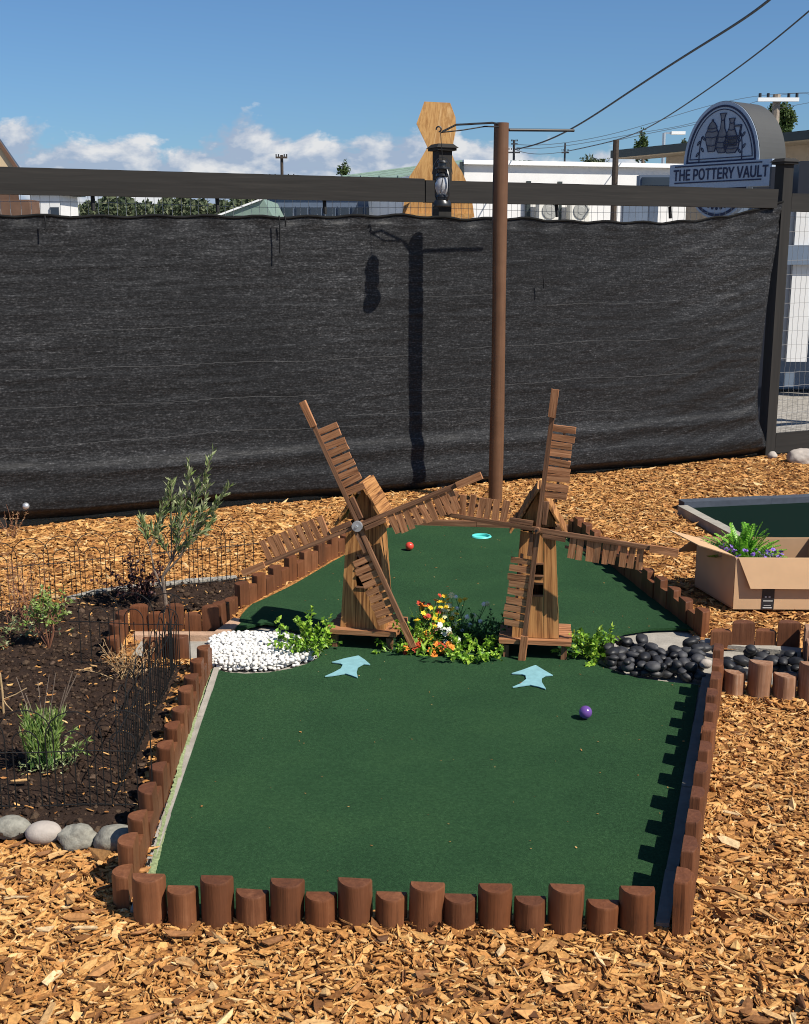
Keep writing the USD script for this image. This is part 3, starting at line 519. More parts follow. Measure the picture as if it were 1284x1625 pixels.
# ------------------------------------------------------------------ stones
def stone_mesh(r, seed, sub=2, rough=0.10):
    m = trimesh.creation.icosphere(sub); v = m.vertices.copy(); k = 1 + rough * (fbm(v * 1.3 + seed * 7.1) - 0.5) * 2; v = v * k[:, None] * np.asarray(r)
    q = trimesh.transformations.random_rotation_matrix(np.random.default_rng(seed).random(3))[:3, :3]
    return v, m.faces
def pile(poly, n, rad, flat, seed, top):
    g = np.random.default_rng(seed); P = scatter(poly, n, seed); placed = []; tree = []
    for x, y in P:
        r = g.uniform(*rad); z = flat * r
        for (px, py, pz, pr) in placed:
            d2 = (x - px) ** 2 + (y - py) ** 2; s = 0.86 * (r + pr)
            if d2 < s * s: z = max(z, pz + flat * math.sqrt(s * s - d2) * 0.9)
        if z > top: continue
        placed.append((x, y, z, r))
    return placed
white_poly = pxpoly([(334, 1022), (350, 1014), (384, 1013), (420, 1013), (455, 1015), (480, 1021), (500, 1030), (508, 1036), (497, 1048), (470, 1058), (428, 1065), (390, 1067), (350, 1064), (334, 1056), (330, 1040)])
white_all = sorted(pile(white_poly, 4600, (0.0056, 0.0108), 0.72, 31, 0.030), key=lambda q: -q[2] * 3 + q[1])
for k, (x, y, z, r) in enumerate(white_all[:298]):
    g = np.random.default_rng(500 + k); v, f = stone_mesh((r * g.uniform(0.95, 1.25), r * g.uniform(0.8, 1.0), r * g.uniform(0.6, 0.8)), k, 1, 0.22); a = g.uniform(0, PI); c_, s_ = math.cos(a), math.sin(a); ta = g.normal(0, 0.35)
    v = np.column_stack([v[:, 0], v[:, 1] * math.cos(ta) - v[:, 2] * math.sin(ta), v[:, 1] * math.sin(ta) + v[:, 2] * math.cos(ta)])
    v = np.column_stack([v[:, 0] * c_ - v[:, 1] * s_, v[:, 0] * s_ + v[:, 1] * c_, v[:, 2]]) + [x, y, z]
    tag(obj('white_pebble', (v, f), 'white_pebble' if g.random() < 0.75 else 'white_pebble_warm', smooth=True), 'small white pebble in the rounded pocket left of the left windmill', 'pebble', 'white pebbles in the left pocket')
mb = MB()
for k, (x, y, z, r) in enumerate(white_all[298:]):
    v, f = stone_mesh((r * 1.1, r * 0.9, r * 0.7), k % 40, 1, 0.22); mb.add(v + [x, y, z], f)
mb.add(*sheet(white_poly.buffer(-0.006), 0.012, lambda P: 0.006 + 0.008 * noise(np.column_stack([P * 90, np.zeros(len(P))]))))
if mb.n: tag(obj('white_pebbles', mb, 'white_pebble', smooth=True), 'lower layer of small white pebbles in the left pocket', 'pebbles', kind='stuff')
black_poly = pxpoly([(952, 1048), (962, 1036), (985, 1034), (1008, 1030), (1030, 1042), (1050, 1046), (1075, 1038), (1104, 1030), (1118, 1036), (1126, 1054), (1120, 1082), (1085, 1085), (1040, 1081), (1000, 1075), (970, 1064)])
black_poly2 = pxpoly([(1136, 1040), (1170, 1036), (1215, 1040), (1262, 1046), (1264, 1086), (1150, 1078), (1134, 1060)])
kk = 0
for poly, nn_, lim, where in ((black_poly, 1200, 112, 0), (black_poly2, 240, 32, 1)):
    for (x, y, z, r) in pile(poly, nn_, (0.013, 0.030), 0.62, 61 + where, 0.058)[:lim]:
        g = np.random.default_rng(900 + kk); v, f = stone_mesh((r * g.uniform(1.0, 1.3), r * g.uniform(0.78, 0.95), r * g.uniform(0.55, 0.72)), kk, 2, 0.24); a = g.uniform(0, PI); c_, s_ = math.cos(a), math.sin(a); ta = g.normal(0, 0.22)
        v = np.column_stack([v[:, 0], v[:, 1] * math.cos(ta) - v[:, 2] * math.sin(ta), v[:, 1] * math.sin(ta) + v[:, 2] * math.cos(ta)])
        v = np.column_stack([v[:, 0] * c_ - v[:, 1] * s_, v[:, 0] * s_ + v[:, 1] * c_, v[:, 2]]) + [x, y, z]
        tag(obj('black_stone', (v, f), 'black_stone_%s' % 'abc'[int(g.choice(3, p=[0.45, 0.35, 0.2]))], smooth=True),
            ('smooth black stone in the pocket between right windmill and right logs', 'smooth black stone in the side pocket behind the weathered logs')[where], 'stone', ('black stones in the right pocket', 'black stones in the side pocket')[where]); kk += 1
p = G(1119, 1074); v, f = stone_mesh((0.024, 0.02, 0.018), 77, 2, 0.2); tag(obj('pale_stone', (v + [p[0], p[1], 0.05], f), 'cobble_pale', smooth=True), 'single pale stone among the black stones by the right logs', 'stone')
for (x, y, w, h, mat, lab, sd, rg) in ((12, 1330, 0.052, 0.030, 'cobble_grey', 'speckled grey cobble cut by the left edge of the photo', 1, 0.12), (64, 1338, 0.047, 0.030, 'cobble_pale', 'smooth oval pinkish cobble, second from the left edge', 2, 0.05),
        (120, 1346, 0.050, 0.037, 'cobble_grey', 'angular grey-green cobble between the oval one and the largest', 5, 0.34), (181, 1350, 0.058, 0.040, 'cobble_grey', 'largest grey cobble, half shaded beside the left log row', 4, 0.16)):
    p = G(x, y); v, f = stone_mesh((w, w * 0.72, h), sd, 3, rg); tag(obj('cobble', (v + [p[0], p[1] + 0.03, 0.014], f), mat, smooth=True), lab, 'stone', 'cobbles edging the soil bed')
p = G(1268, 738); v, f = stone_mesh((0.10, 0.08, 0.075), 21, 3, 0.3); tag(obj('rock', (v + [p[0] + 0.05, p[1] + 0.1, 0.03], f), 'cobble_pale', smooth=True), 'pale rock lying under the gate at the right edge', 'rock')
p = G(1226, 727); v, f = stone_mesh((0.035, 0.03, 0.03), 22, 2, 0.3); tag(obj('rock', (v + [p[0], p[1], 0.02], f), 'cobble_pale', smooth=True), 'small pale rock at the foot of the fence post', 'rock')

# ------------------------------------------------------------------ windmills
def windmill(label, base, yaw, turn, rotor_yaw=0.0, hub_mat='mill_stock', hub_r=0.012, seed=0, hub_z=0.515, group='wooden windmills on the turf'):
    rs = np.random.default_rng(seed); T = thing('windmill', label, 'windmill', base, group)
    ca, sa = math.cos(yaw), math.sin(yaw)
    def W(q): q = np.asarray(q, float); return np.stack([base[0] + q[..., 0] * ca - q[..., 1] * sa, base[1] + q[..., 0] * sa + q[..., 1] * ca, base[2] + q[..., 2]], -1)
    X, Y = W([1, 0, 0]) - W([0, 0, 0]), W([0, 1, 0]) - W([0, 0, 0]); Z = np.array([0, 0, 1.0])
    z0 = 0.066
    for sx in (-1, 1):
        for sy in (-1, 1):
            obj('leg', MB().box(W([sx * 0.108, sy * 0.082, z0 / 2 - 0.012]), (0.022, 0.022, z0 - 0.012), X, Y, Z, 0.001), 'mill_stock', T)
    for k in range(5):
        obj('platform_plank', MB().box(W([0, -0.088 + 0.044 * k, z0]), (0.272 + R(-0.006, 0.006), 0.042, 0.018), X, Y, Z, 0.0012), 'mill_slat', T)
    zb, zt = z0 + 0.009, 0.475; wb, wt, db, dt = 0.088, 0.064, 0.076, 0.056
    def ring(z, inset=0.0):
        k = (z - zb) / (zt - zb); hw, hd = wb + (wt - wb) * k - inset, db + (dt - db) * k - inset; return hw, hd
    th = 0.009
    def panel(x0a, x1a, x0b, x1b, za, zb_, face):
        """A board of a tower face, from heights za to zb_, across xs at the bottom and at the top."""
        out = []
        for z, (xa, xb) in ((za, (x0a, x1a)), (zb_, (x0b, x1b))):
            hw, hd = ring(z)
            if face == 'front': q = [(xa, -hd, z), (xb, -hd, z), (xb, -hd + th, z), (xa, -hd + th, z)]
            elif face == 'back': q = [(xb, hd, z), (xa, hd, z), (xa, hd - th, z), (xb, hd - th, z)]
            elif face == 'right': q = [(hw, xa, z), (hw, xb, z), (hw - th, xb, z), (hw - th, xa, z)]
            else: q = [(-hw, xb, z), (-hw, xa, z), (-hw + th, xa, z), (-hw + th, xb, z)]
            out += q
        mb = MB().hexa(W(np.array(out)))
        mb.t = [np.asarray(t)[:, ::1] for t in mb.t]
        return mb
    for face in ('front', 'back', 'right', 'left'):
        bb = wb if face in ('front', 'back') else db - th; bt = wt if face in ('front', 'back') else dt - th
        nb = 3
        for k in range(nb):
            g0, g1 = -1 + 2 * k / nb, -1 + 2 * (k + 1) / nb; gap = 0.0008
            if face == 'front' and k == 1:
                kz = lambda z: bb + (bt - bb) * (z - zb) / (zt - zb)
                for za, zc in ((zb, 0.235), (0.285, 0.31), (0.36, zt)):
                    obj('tower_board', panel(g0 * kz(za) + gap, g1 * kz(za) - gap, g0 * kz(zc) + gap, g1 * kz(zc) - gap, za, zc, face), 'mill_tower', T)
                hwz, hdz = ring(0.26)
                for zc in (0.237, 0.283, 0.312, 0.358):
                    hw, hd = ring(zc); obj('window_sill', MB().box(W([0, -hd - 0.003, zc]), (0.05, 0.008, 0.006), X, Y, Z), 'mill_stock', T)
            else:
                obj('tower_board', panel(g0 * bb + gap, g1 * bb - gap, g0 * bt + gap, g1 * bt - gap, zb, zt, face), 'mill_tower', T)
    # roof: two steep slopes, ridge running front to back, open gable
    ap, ev, hw, ln = 0.640, 0.474, 0.098, 0.086
    for s in (-1, 1):
        sl = unit(np.array([s * hw, 0, ev - ap])); nr = np.array([-sl[2] * s, 0, sl[0] * s]); nr = nr if nr[2] > 0 else -nr; L = math.hypot(hw, ap - ev)
        for k in range(4):
            a0, a1 = L * k / 4, L * (k + 1) / 4; m = np.array([0, 0, ap]) + sl * (a0 + a1) / 2 + nr * (0.002 + 0.002 * (k % 2))
            Sx = X * sl[0] + Z * sl[2]; Nz = X * nr[0] + Z * nr[2]
            obj('roof_board', MB().box(W(m), (a1 - a0 - 0.001, 2 * ln + R(-0.004, 0.004), 0.009), Sx, Y, Nz, 0.0008), 'mill_tower', T)
    gb = MB(); gv = np.array([[-0.07, 0, 0.492], [0.07, 0, 0.492], [0, 0, 0.625]])
    for yy, nm in ((-0.035, 'gable_board'), (0.05, 'gable_board')):
        v = np.vstack([gv + [0, yy, 0], gv + [0, yy + 0.008, 0]]); obj(nm, MB().add(W(v), [[0, 1, 2], [3, 5, 4], [0, 3, 4], [0, 4, 1], [1, 4, 5], [1, 5, 2], [2, 5, 3], [2, 3, 0]], [(q[2], q[0]) for q in v]), 'mill_tower', T)
    # rotor
    hub = W([0, -0.128, hub_z]); ya = yaw + rotor_yaw; RX = np.array([math.cos(ya), math.sin(ya), 0]); RN = np.array([math.sin(ya), -math.cos(ya), 0])   # RN looks out to the front
    obj('axle', MB().tube([hub + RN * 0.012, W([0, 0.02, hub_z])], 0.008, 8), 'mill_stock', T, smooth=40)
    h = thing_part('hub', MB().tube([hub + RN * 0.008, hub + RN * 0.022], hub_r, 14), hub_mat, T)
    obj('bolt', MB().tube([hub + RN * 0.020, hub + RN * 0.030], 0.005, 6), 'galvanised' if hub_mat == 'galvanised' else 'black_metal', h)
    for k in range(4):
        a = turn + k * PI / 2; D = RX * math.sin(a) + Z * math.cos(a); S = RX * math.cos(a) - Z * math.sin(a)      # arm direction, clockwise side
        off = RN * (0.004 if k % 2 else -0.007)
        RL = 0.505 + rs.uniform(-0.006, 0.006)
        sail = obj('sail', MB().bar(hub + off + D * 0.004, hub + off + D * (RL - 0.085), 0.0165, 0.011, up=RN, j=0.0006), 'mill_stock', T)
        obj('end_block', MB().bar(hub + off + D * (RL - 0.10) + RN * 0.0085, hub + off + D * RL + RN * 0.0085, 0.026, 0.008, up=RN, j=0.0012), 'mill_slat', sail)
        obj('root_block', MB().bar(hub + off + D * 0.02 + S * 0.019, hub + off + D * 0.105 + S * 0.019, 0.016, 0.010, up=RN, j=0.001), 'mill_stock', sail)
        for q in (0.040, ):
            obj('back_rail', MB().bar(hub + off + D * 0.105 + S * (0.009 + q) - RN * 0.0105, hub + off + D * 0.372 + S * (0.009 + q) - RN * 0.0105, 0.010, 0.006, up=RN, j=0.0006), 'mill_stock', sail)
        for i in range(9):
            r0 = 0.118 + i * 0.0305 + rs.uniform(-0.002, 0.002); w = 0.0238 + rs.uniform(-0.0018, 0.0012); tilt = rs.normal(0, 0.028); Sd = unit(S + D * tilt); le = 0.083 + rs.uniform(-0.005, 0.004)
            c = hub + off + D * (r0 + w / 2) + Sd * (0.0035 + le / 2) - RN * 0.0035 + RN * rs.uniform(-0.0008, 0.0008)
            tw = rs.normal(0, 0.05); Dd = unit(np.cross(Sd, RN)); Dd = Dd * np.sign(np.dot(Dd, D)); Nn = unit(RN + Dd * tw); Dd = np.cross(Nn, Sd)
            obj('slat', MB().box(c, (le, w, 0.0062), Sd, Dd, Nn, 0.0008), 'mill_slat', sail)
    return T
def thing_part(name, mb, mat, T): return obj(name, mb, mat, T)
b1 = (G(533, 1030) + G(625, 1030)) / 2
windmill('wooden windmill with a shiny metal hub washer, left of the flowers, by the white pebbles', (G(582, 1031)[0], G(582, 1031)[1] + 0.082, 0.008), math.radians(-12), math.radians(-24.5), 0.0, 'galvanised', 0.020, 3, 0.491)
windmill('wooden windmill with upright sails, right of the flowers, by the black stones', (G(853, 1047)[0], G(853, 1047)[1] + 0.085, 0.008), math.radians(-7), math.radians(5.6), math.radians(-10), 'mill_stock', 0.011, 4, 0.503)

# ------------------------------------------------------------------ balls, arrows, cup
def ball(px, py, mat, label, name):
    r = 0.0213; p = G(px, py, 0.010); m = trimesh.creation.icosphere(3, r); v = m.vertices + [p[0], p[1], 0.010 + r]
    return tag(obj(name, (v, m.faces), mat, smooth=True), label, 'golf ball')
ball(929, 1140, 'purple_ball', 'shiny purple golf ball on the front turf below the black stones', 'golf_ball')
ball(650, 873, 'red_ball', 'red golf ball on the far turf beside the left windmill', 'golf_ball')
def arrow(pts, label):
    P = Polygon([G(x, y, 0.01)[:2] for x, y in pts]).buffer(-0.002).buffer(0.002)
    tag(obj('arrow_marker', extrude(P, 0.0105, 0.0135), 'arrow_blue'), label, 'arrow', 'pale blue direction arrows on the turf')
arrow([(526, 1052), (547, 1046), (569, 1041.5), (579, 1048), (588, 1056), (577, 1055), (568, 1060), (566, 1068), (568, 1077), (558, 1073), (548, 1070), (531, 1073), (514, 1075), (530, 1068), (541, 1062), (544, 1056), (540, 1054)], 'pale blue arrow on the turf in front of the left windmill')
arrow([(811, 1070), (830, 1064), (850, 1056.5), (864, 1065), (878, 1073), (866, 1073.5), (860, 1077), (860, 1084), (867, 1095), (855, 1091), (841, 1088), (826, 1090), (811, 1092.5), (826, 1086), (835, 1079), (834, 1073), (828, 1071)], 'pale blue arrow on the turf in front of the right windmill')
T = thing('hole_cup', 'bright teal hole cup sunk in the far turf between the windmills', 'cup', (*cup_c, 0))
obj('liner', MB().lathe([(0.0005, 0.001), (CUP_R - 0.002, 0.001), (CUP_R - 0.001, 0.0085)], (*cup_c, 0), 32), 'teal', T, smooth=30)
obj('rim', MB().lathe([(CUP_R - 0.003, 0.006), (CUP_R - 0.002, 0.0145), (CUP_R + 0.004, 0.0150), (CUP_R + 0.008, 0.0095)], (*cup_c, 0), 32), 'teal', T, smooth=30)

# ------------------------------------------------------------------ post with hook, lantern
pb = G(785.5, 795); pt = np.array([0.5566, pb[1], 2.2015]); pb = np.array([pb[0], pb[1], 0.0])
T = thing('lamp_post', 'tall round brown timber pole with black metal side arms, before the dark cloth', 'post', pb)
zz = np.linspace(0, 1, 14); obj('pole', MB().tube([pb + [0, 0, -0.1] + (pt - pb + [0, 0, 0.1]) * k + np.array([0.004 * math.sin(5 * k), 0, 0]) for k in zz], 0.0415 + 0.002 * np.sin(zz * 9), 18), 'pole_wood', T, smooth=40)
hk = np.array([0.203, 7.06, 2.146]); hk = hk * np.array([1, pb[1] / 7.14, 1]); e1 = at(723.5, 198, (hk[1] * 0.8 + pb[1] * 0.2))
obj('hook_arm', MB().tube([pt + [0.0, -0.03, -0.012], pt + [-0.06, -0.035, -0.003], e1, hk + [0.01, 0, 0.0]], 0.006, 7), 'black_metal', T, smooth=40)
obj('hook_brace', MB().tube([pt + [-0.02, -0.036, -0.025], pt + [-0.10, -0.03, -0.022], e1 * 0.5 + hk * 0.5 + [0.08, 0, -0.01], hk + [0.0, 0, -0.004]], 0.004, 6), 'black_metal', T, smooth=40)
ring_ = [hk + np.array([0.014 * math.cos(a) - 0.010, 0, 0.014 + 0.014 * math.sin(a)]) for a in np.linspace(-1.6, 3.4, 12)]
obj('hook_curl', MB().tube(ring_, 0.005, 6), 'black_metal', T, smooth=40)
ra = np.array([0.993, 7.33, 2.178]); obj('side_bar', MB().tube([at(808, 206, pb[1]), at(860, 206.5, (pb[1] + ra[1]) / 2), ra], 0.0085, 8), 'black_metal', T, smooth=40)
obj('cable_drop', MB().tube([pt + [-0.045, -0.02, -0.03], pt + [-0.047, -0.02, -0.25], pt + [-0.049, -0.02, -0.6], pt + [-0.051, -0.02, -0.9]], 0.0018, 4), 'cable', T)

lc = np.array([hk[0] + 0.012, hk[1], 0]); zl = 1.735
T = thing('oil_lantern', 'black hurricane lantern with a frosted globe hanging from the pole hook', 'lantern', (lc[0], lc[1], zl))
L0 = np.array([lc[0], lc[1], zl])
obj('hanging_wire', MB().tube([hk + [0, 0, -0.005], hk + [0.006, 0, -0.07], L0 + [0, 0, 0.255]], 0.0022, 5), 'wire_black', T)
obj('fuel_tank', MB().lathe([(0.0, 0.0), (0.050, 0.0), (0.053, 0.006), (0.051, 0.020), (0.042, 0.036), (0.026, 0.042), (0.026, 0.052), (0.034, 0.054), (0.030, 0.066), (0.0, 0.068)], L0, 22), 'lantern_metal', T, smooth=35)
obj('globe', MB().lathe([(0.020, 0.066), (0.032, 0.080), (0.041, 0.104), (0.042, 0.122), (0.034, 0.150), (0.024, 0.166), (0.020, 0.168)], L0, 22), 'globe_glass', T, smooth=True)
obj('chimney_cap', MB().lathe([(0.026, 0.164), (0.036, 0.170), (0.034, 0.180), (0.020, 0.190), (0.022, 0.205), (0.042, 0.209), (0.041, 0.216), (0.022, 0.222), (0.021, 0.240), (0.032, 0.243), (0.024, 0.255), (0.0, 0.258)], L0, 22), 'lantern_metal', T, smooth=35)
for s in (-1, 1):
    ar = [(s * 0.040, 0.030), (s * 0.056, 0.060), (s * 0.060, 0.120), (s * 0.055, 0.165), (s * 0.040, 0.200), (s * 0.022, 0.214)]
    ca_ = math.cos(0.9); sa_ = math.sin(0.9); obj('side_tube', MB().tube([L0 + [x * ca_, -x * sa_, z] for x, z in ar], 0.0065, 7), 'lantern_metal', T, smooth=40)
for a in (0.2, 1.25, 2.3, 3.3, 4.4, 5.5):
    obj('globe_guard', MB().tube([L0 + [0.046 * math.cos(a + 0.3 * q) * k, 0.046 * math.sin(a + 0.3 * q) * k, z] for q, z, k in ((0, 0.070, 0.75), (0.5, 0.098, 1.0), (1, 0.130, 1.0), (1.5, 0.164, 0.6))], 0.0018, 5), 'lantern_metal', T)
obj('bail', MB().tube([L0 + [0.058 * math.cos(a), 0.01, 0.17 + 0.105 * math.sin(a)] for a in np.linspace(0.1, PI - 0.1, 12)], 0.0016, 5), 'lantern_metal', T)

# ------------------------------------------------------------------ fence
fence = thing('timber_fence', 'black stained timber fence with a thick top rail and wire mesh', 'fence', FP(2.7, 0))
def sz(x, y, off=0.0): return onfence(x, y, off)
s1, zt1 = sz(0, 266, 0.05); s2, zt2 = sz(1226, 299, 0.05); _, zb1 = sz(0, 311, 0.05); _, zb2 = sz(1226, 329, 0.05)
zt_, zb_ = (zt1 + zt2) / 2, (zb1 + zb2) / 2
S_MID, S_RT = sz(704, 335)[0], sz(1250, 300)[0] - 0.02
obj('top_rail', MB().bar(FP(-1.4, (zt_ + zb_) / 2, 0.045), FP(S_MID - 0.16, (zt_ + zb_) / 2, 0.045), 0.040, zt_ - zb_, j=0.002), 'black_timber', fence)
obj('top_rail', MB().bar(FP(S_MID - 0.157, (zt_ + zb_) / 2 - 0.004, 0.047), FP(sz(1232, 320, 0.05)[0], (zt_ + zb_) / 2 - 0.002, 0.045), 0.040, zt_ - zb_ - 0.006, j=0.002), 'black_timber', fence)
obj('top_rail', MB().bar(FP(S_RT + 0.05, (zt_ + zb_) / 2 - 0.02, 0.0), FP(S_RT + 2.6, (zt_ + zb_) / 2 - 0.02, 0.0), 0.040, 0.12, j=0.002), 'black_timber', fence)
for s in (S_MID - 2.75, S_MID, S_RT, S_RT + 2.68):
    pst = obj('post', MB().bar(FP(s, -0.1, -0.022), FP(s, 2.085, -0.022), 0.088, 0.088, up=FN), 'black_timber', fence)
    obj('post_cap', MB().bar(FP(s, 2.085, -0.022), FP(s, 2.10, -0.022), 0.13, 0.13, up=FN).hexa([FP(s + a * k, z, -0.022 + b * k) for z, k in ((2.101, 0.075), (2.125, 0.05)) for a, b in ((-1, 1), (1, 1), (1, -1), (-1, -1))]), 'black_timber', pst)
obj('bottom_rail', MB().bar(FP(S_RT + 0.046, 0.085, 0.0), FP(S_RT + 2.6, 0.085, 0.0), 0.04, 0.15, j=0.002), 'black_timber', fence)
wm = MB()
for s in np.arange(-1.3, S_RT + 2.5, 0.0508):
    if s < S_RT: wm.tube([FP(s, 1.45, 0.004 + 0.004 * math.sin(s * 9)), FP(s + 0.004 * math.sin(s * 30), 1.82, 0.004)], 0.0013, 4, False)
    elif s > S_RT + 0.05: wm.tube([FP(s + R(-0.003, 0.003), 0.15, -0.021), FP(s + R(-0.004, 0.004), 1.0, -0.024), FP(s + R(-0.003, 0.003), 1.78, -0.022)], 0.0013, 4, False)
for z in (1.56, 1.66, 1.74): wm.tube([FP(s, z + 0.006 * math.sin(3 * s), 0.006) for s in np.arange(-1.3, S_RT, 0.2)], 0.0013, 4, False)
for z in np.arange(0.2, 1.78, 0.1016): wm.tube([FP(s, z + R(-0.002, 0.002), -0.020) for s in np.arange(S_RT + 0.05, S_RT + 2.5, 0.2)], 0.0013, 4, False)
obj('wire_mesh', wm, 'mesh_wire', fence)

# shade cloth
top_px = [(-170, 336), (0, 340), (160, 342), (300, 341), (460, 343), (640, 340), (735, 346), (830, 345), (900, 350), (1060, 352), (1120, 347), (1180, 337), (1250, 318)]
bot_px = [(-170, 850), (0, 836), (120, 829), (240, 818), (350, 806), (450, 800), (540, 795), (620, 790), (690, 784), (760, 778), (850, 768), (930, 755), (1020, 748), (1100, 741), (1160, 736), (1228, 724)]
edge_px = [(1228, 724), (1217, 700), (1207, 665), (1206, 630), (1211, 570), (1218, 510), (1226, 450), (1234, 400), (1243, 350), (1250, 318)]
tp = np.array([sz(*q, 0.05) for q in top_px]); bp = np.array([sz(*q, 0.08) for q in bot_px]); ep = np.array([sz(*q, 0.04) for q in edge_px])
NU, NV = 420, 200; V = np.zeros((NV, NU, 3)); uv = np.zeros((NV, NU, 2)); vv = np.linspace(0, 1, NV)
sl = tp[0, 0]; ze = np.interp(vv, np.linspace(0, 1, 50), np.interp(np.linspace(0, 1, 50), (ep[:, 1] - ep[0, 1]) / (ep[-1, 1] - ep[0, 1]), ep[:, 1])); sr = np.interp(ze, ep[:, 1], ep[:, 0])
uu = np.linspace(0, 1, NU); S = sl + (sr[:, None] - sl) * uu[None] ** 0.98; zt_s, zb_s = np.interp(S, tp[:, 0], tp[:, 1]), np.interp(S, bp[:, 0], bp[:, 1])
Zc = zb_s + (zt_s - zb_s) * vv[:, None]
q = np.stack([S, Zc, np.zeros_like(S)], -1)
crease = fbm(q * [0.55, 7.0, 1] + [3, 1, 0]) - 0.5; fine = fbm(q * [2.0, 22.0, 1]) - 0.5; fiber = np.maximum(0, 0.16 - np.abs(fbm(q * [0.9, 9.0, 1] + [0.3, 5, 0]) - 0.5)) ** 2 * 4; broad = fbm(q * [0.8, 0.9, 1] + [7, 2, 0]) - 0.5
diag = fbm(np.stack([S * 1.2 + Zc * 0.4, Zc * 9.0 - S * 2.4, np.zeros_like(S)], -1)) - 0.5; wcorner = np.exp(-((S - S_RT) / 1.1) ** 2)
h = vv[:, None]
bulge = 0.042 * np.exp(-((h - 0.075) / 0.055) ** 2) * (0.7 + 1.2 * broad) - 0.13 * np.clip(1 - h / 0.045, 0, 1) ** 1.3 + 0.02 * np.exp(-((h - 0.18 - 0.06 * broad) / 0.03) ** 2)
scal = 0.010 * np.sin(S * 21) * np.exp(-((1 - h) / 0.03) ** 2)
off = 0.040 + 0.005 * crease + 0.005 * fine + 0.026 * fiber + 0.016 * broad + bulge + scal + 0.030 * diag * wcorner + 0.004 * diag
off = off * np.clip((sr[:, None] - S) / 0.05, 0.35, 1)
P = F0 + FD * S[..., None] + FN * off[..., None] + np.stack([np.zeros_like(S), np.zeros_like(S), Zc + 0.006 * np.sin(S * 21 + 1) * np.exp(-((1 - h) / 0.02) ** 2) + 0.010 * (noise(q * [6, 1, 1]) - 0.5) * np.exp(-(h / 0.02) ** 2)], -1)
idx = np.arange(NU * NV).reshape(NV, NU); Fq = np.stack([idx[:-1, :-1], idx[:-1, 1:], idx[1:, 1:], idx[1:, :-1]], -1).reshape(-1, 4)
cl = MB().add(P.reshape(-1, 3), Fq, np.stack([S, Zc], -1).reshape(-1, 2))
cloth = thing('shade_cloth', 'wide black woven shade cloth stretched along the timber fence', 'shade cloth', FP(2.7, 0))
obj('fabric', cl, 'shade_cloth', cloth, smooth=True)
obj('top_hem', MB().tube([p_ + FN * 0.002 - [0, 0, 0.006] for p_ in P[-1, ::4]], 0.008, 6), 'hem_black', cloth, smooth=True)
for (x, y, u0, u1) in ((27, 590, 0.03, 0.52), (40, 652, 0.04, 0.40), (30, 717, 0.05, 0.46), (300, 520, 0.10, 0.30), (900, 545, 0.55, 0.86), (900, 605, 0.5, 0.9), (900, 660, 0.55, 0.8), (700, 470, 0.5, 0.62), (1000, 480, 0.66, 0.9), (600, 660, 0.42, 0.6)):
    v0 = np.interp(sz(x, y, 0.05)[1], Zc[:, 200], np.arange(NV)); js = np.arange(int(u0 * NU), int(u1 * NU), 3); pts_ = []
    for j_ in js:
        vi = v0 + 1.2 * math.sin(j_ * 0.021 + x) + 0.4 * math.sin(j_ * 0.11); i0 = int(np.clip(vi, 0, NV - 2)); fr_ = vi - i0; pts_.append(P[i0, j_] * (1 - fr_) + P[i0 + 1, j_] * fr_ + FN * 0.0005)
    obj('seam_thread', MB().tube(pts_, 0.0009 * (0.6 + 0.8 * rng.random(len(pts_))), 4), 'thread', cloth)
for (x, y0, y1) in ((443, 342, 402), (71, 342, 365), (452, 343, 360), (862, 440, 458)):
    a = FP(*sz(x, y0, 0.1), 0.1); b = FP(*sz(x + 1, y1, 0.1), 0.1); obj('tie_strap', MB().tube([a, (a + b) / 2 + [0.004, 0, 0], b], 0.0045, 5), 'wire_black', cloth)
p = FP(*sz(41, 803, 0.15), 0.15); m = trimesh.creation.icosphere(2, 0.019); obj('ball_button', (m.vertices + p, m.faces), 'galvanised', cloth, smooth=True)
for x, y in ((520, 342), (640, 341), (345, 340), (868, 345), (690, 383)):
    pass
for x in (148, 345, 515, 883, 1063):
    a = FP(sz(x, 330, 0.02)[0], zb_ - 0.0, 0.02); b = FP(sz(x, 340, 0.02)[0], zb_ - 0.075, 0.03); obj('cable_tie', MB().tube([a, b], 0.012, 6), 'wire_black', fence)

# plywood cut-out behind the fence
def px_outline(pts, Y): return [at(x, y, Y) for x, y in pts]
YP = FP(S_MID, 0)[1] + 0.28
ply_l = [(673.5, 161), (661, 196), (678.5, 233), (676, 238), (662, 262), (650, 280), (644, 300), (638, 345)]
ply_r = [(753, 345), (749, 315), (741, 290), (733, 272), (722, 256), (717, 244), (720, 224), (724, 205), (723, 186), (714.5, 163)]
pl = np.array(px_outline(ply_l + ply_r, YP)); pg = Polygon(pl[:, [0, 2]]); ex = trimesh.creation.extrude_polygon(pg, 0.03, engine='earcut')
v = np.array(ex.vertices); V3 = np.column_stack([v[:, 0], YP + 0.03 - v[:, 2], v[:, 1]])
T = thing('plywood_cutout', 'orange plywood cut-out with hexagon head and flared foot behind the fence post', 'cut-out', (pl[:, 0].mean(), YP, 0))
obj('panel', MB().add(V3, ex.faces, np.column_stack([V3[:, 2], V3[:, 0]])), 'plywood', T)
obj('base_rail', MB().bar(at(640, 343, YP - 0.02), at(750, 343, YP - 0.02), 0.02, 0.03), 'plywood', T)
obj('stake', MB().bar(at(700, 340, YP + 0.05), np.array([at(700, 340, YP)[0], YP + 0.05, -0.06]), 0.06, 0.04, up=(0, 1, 0)), 'mill_stock', T)

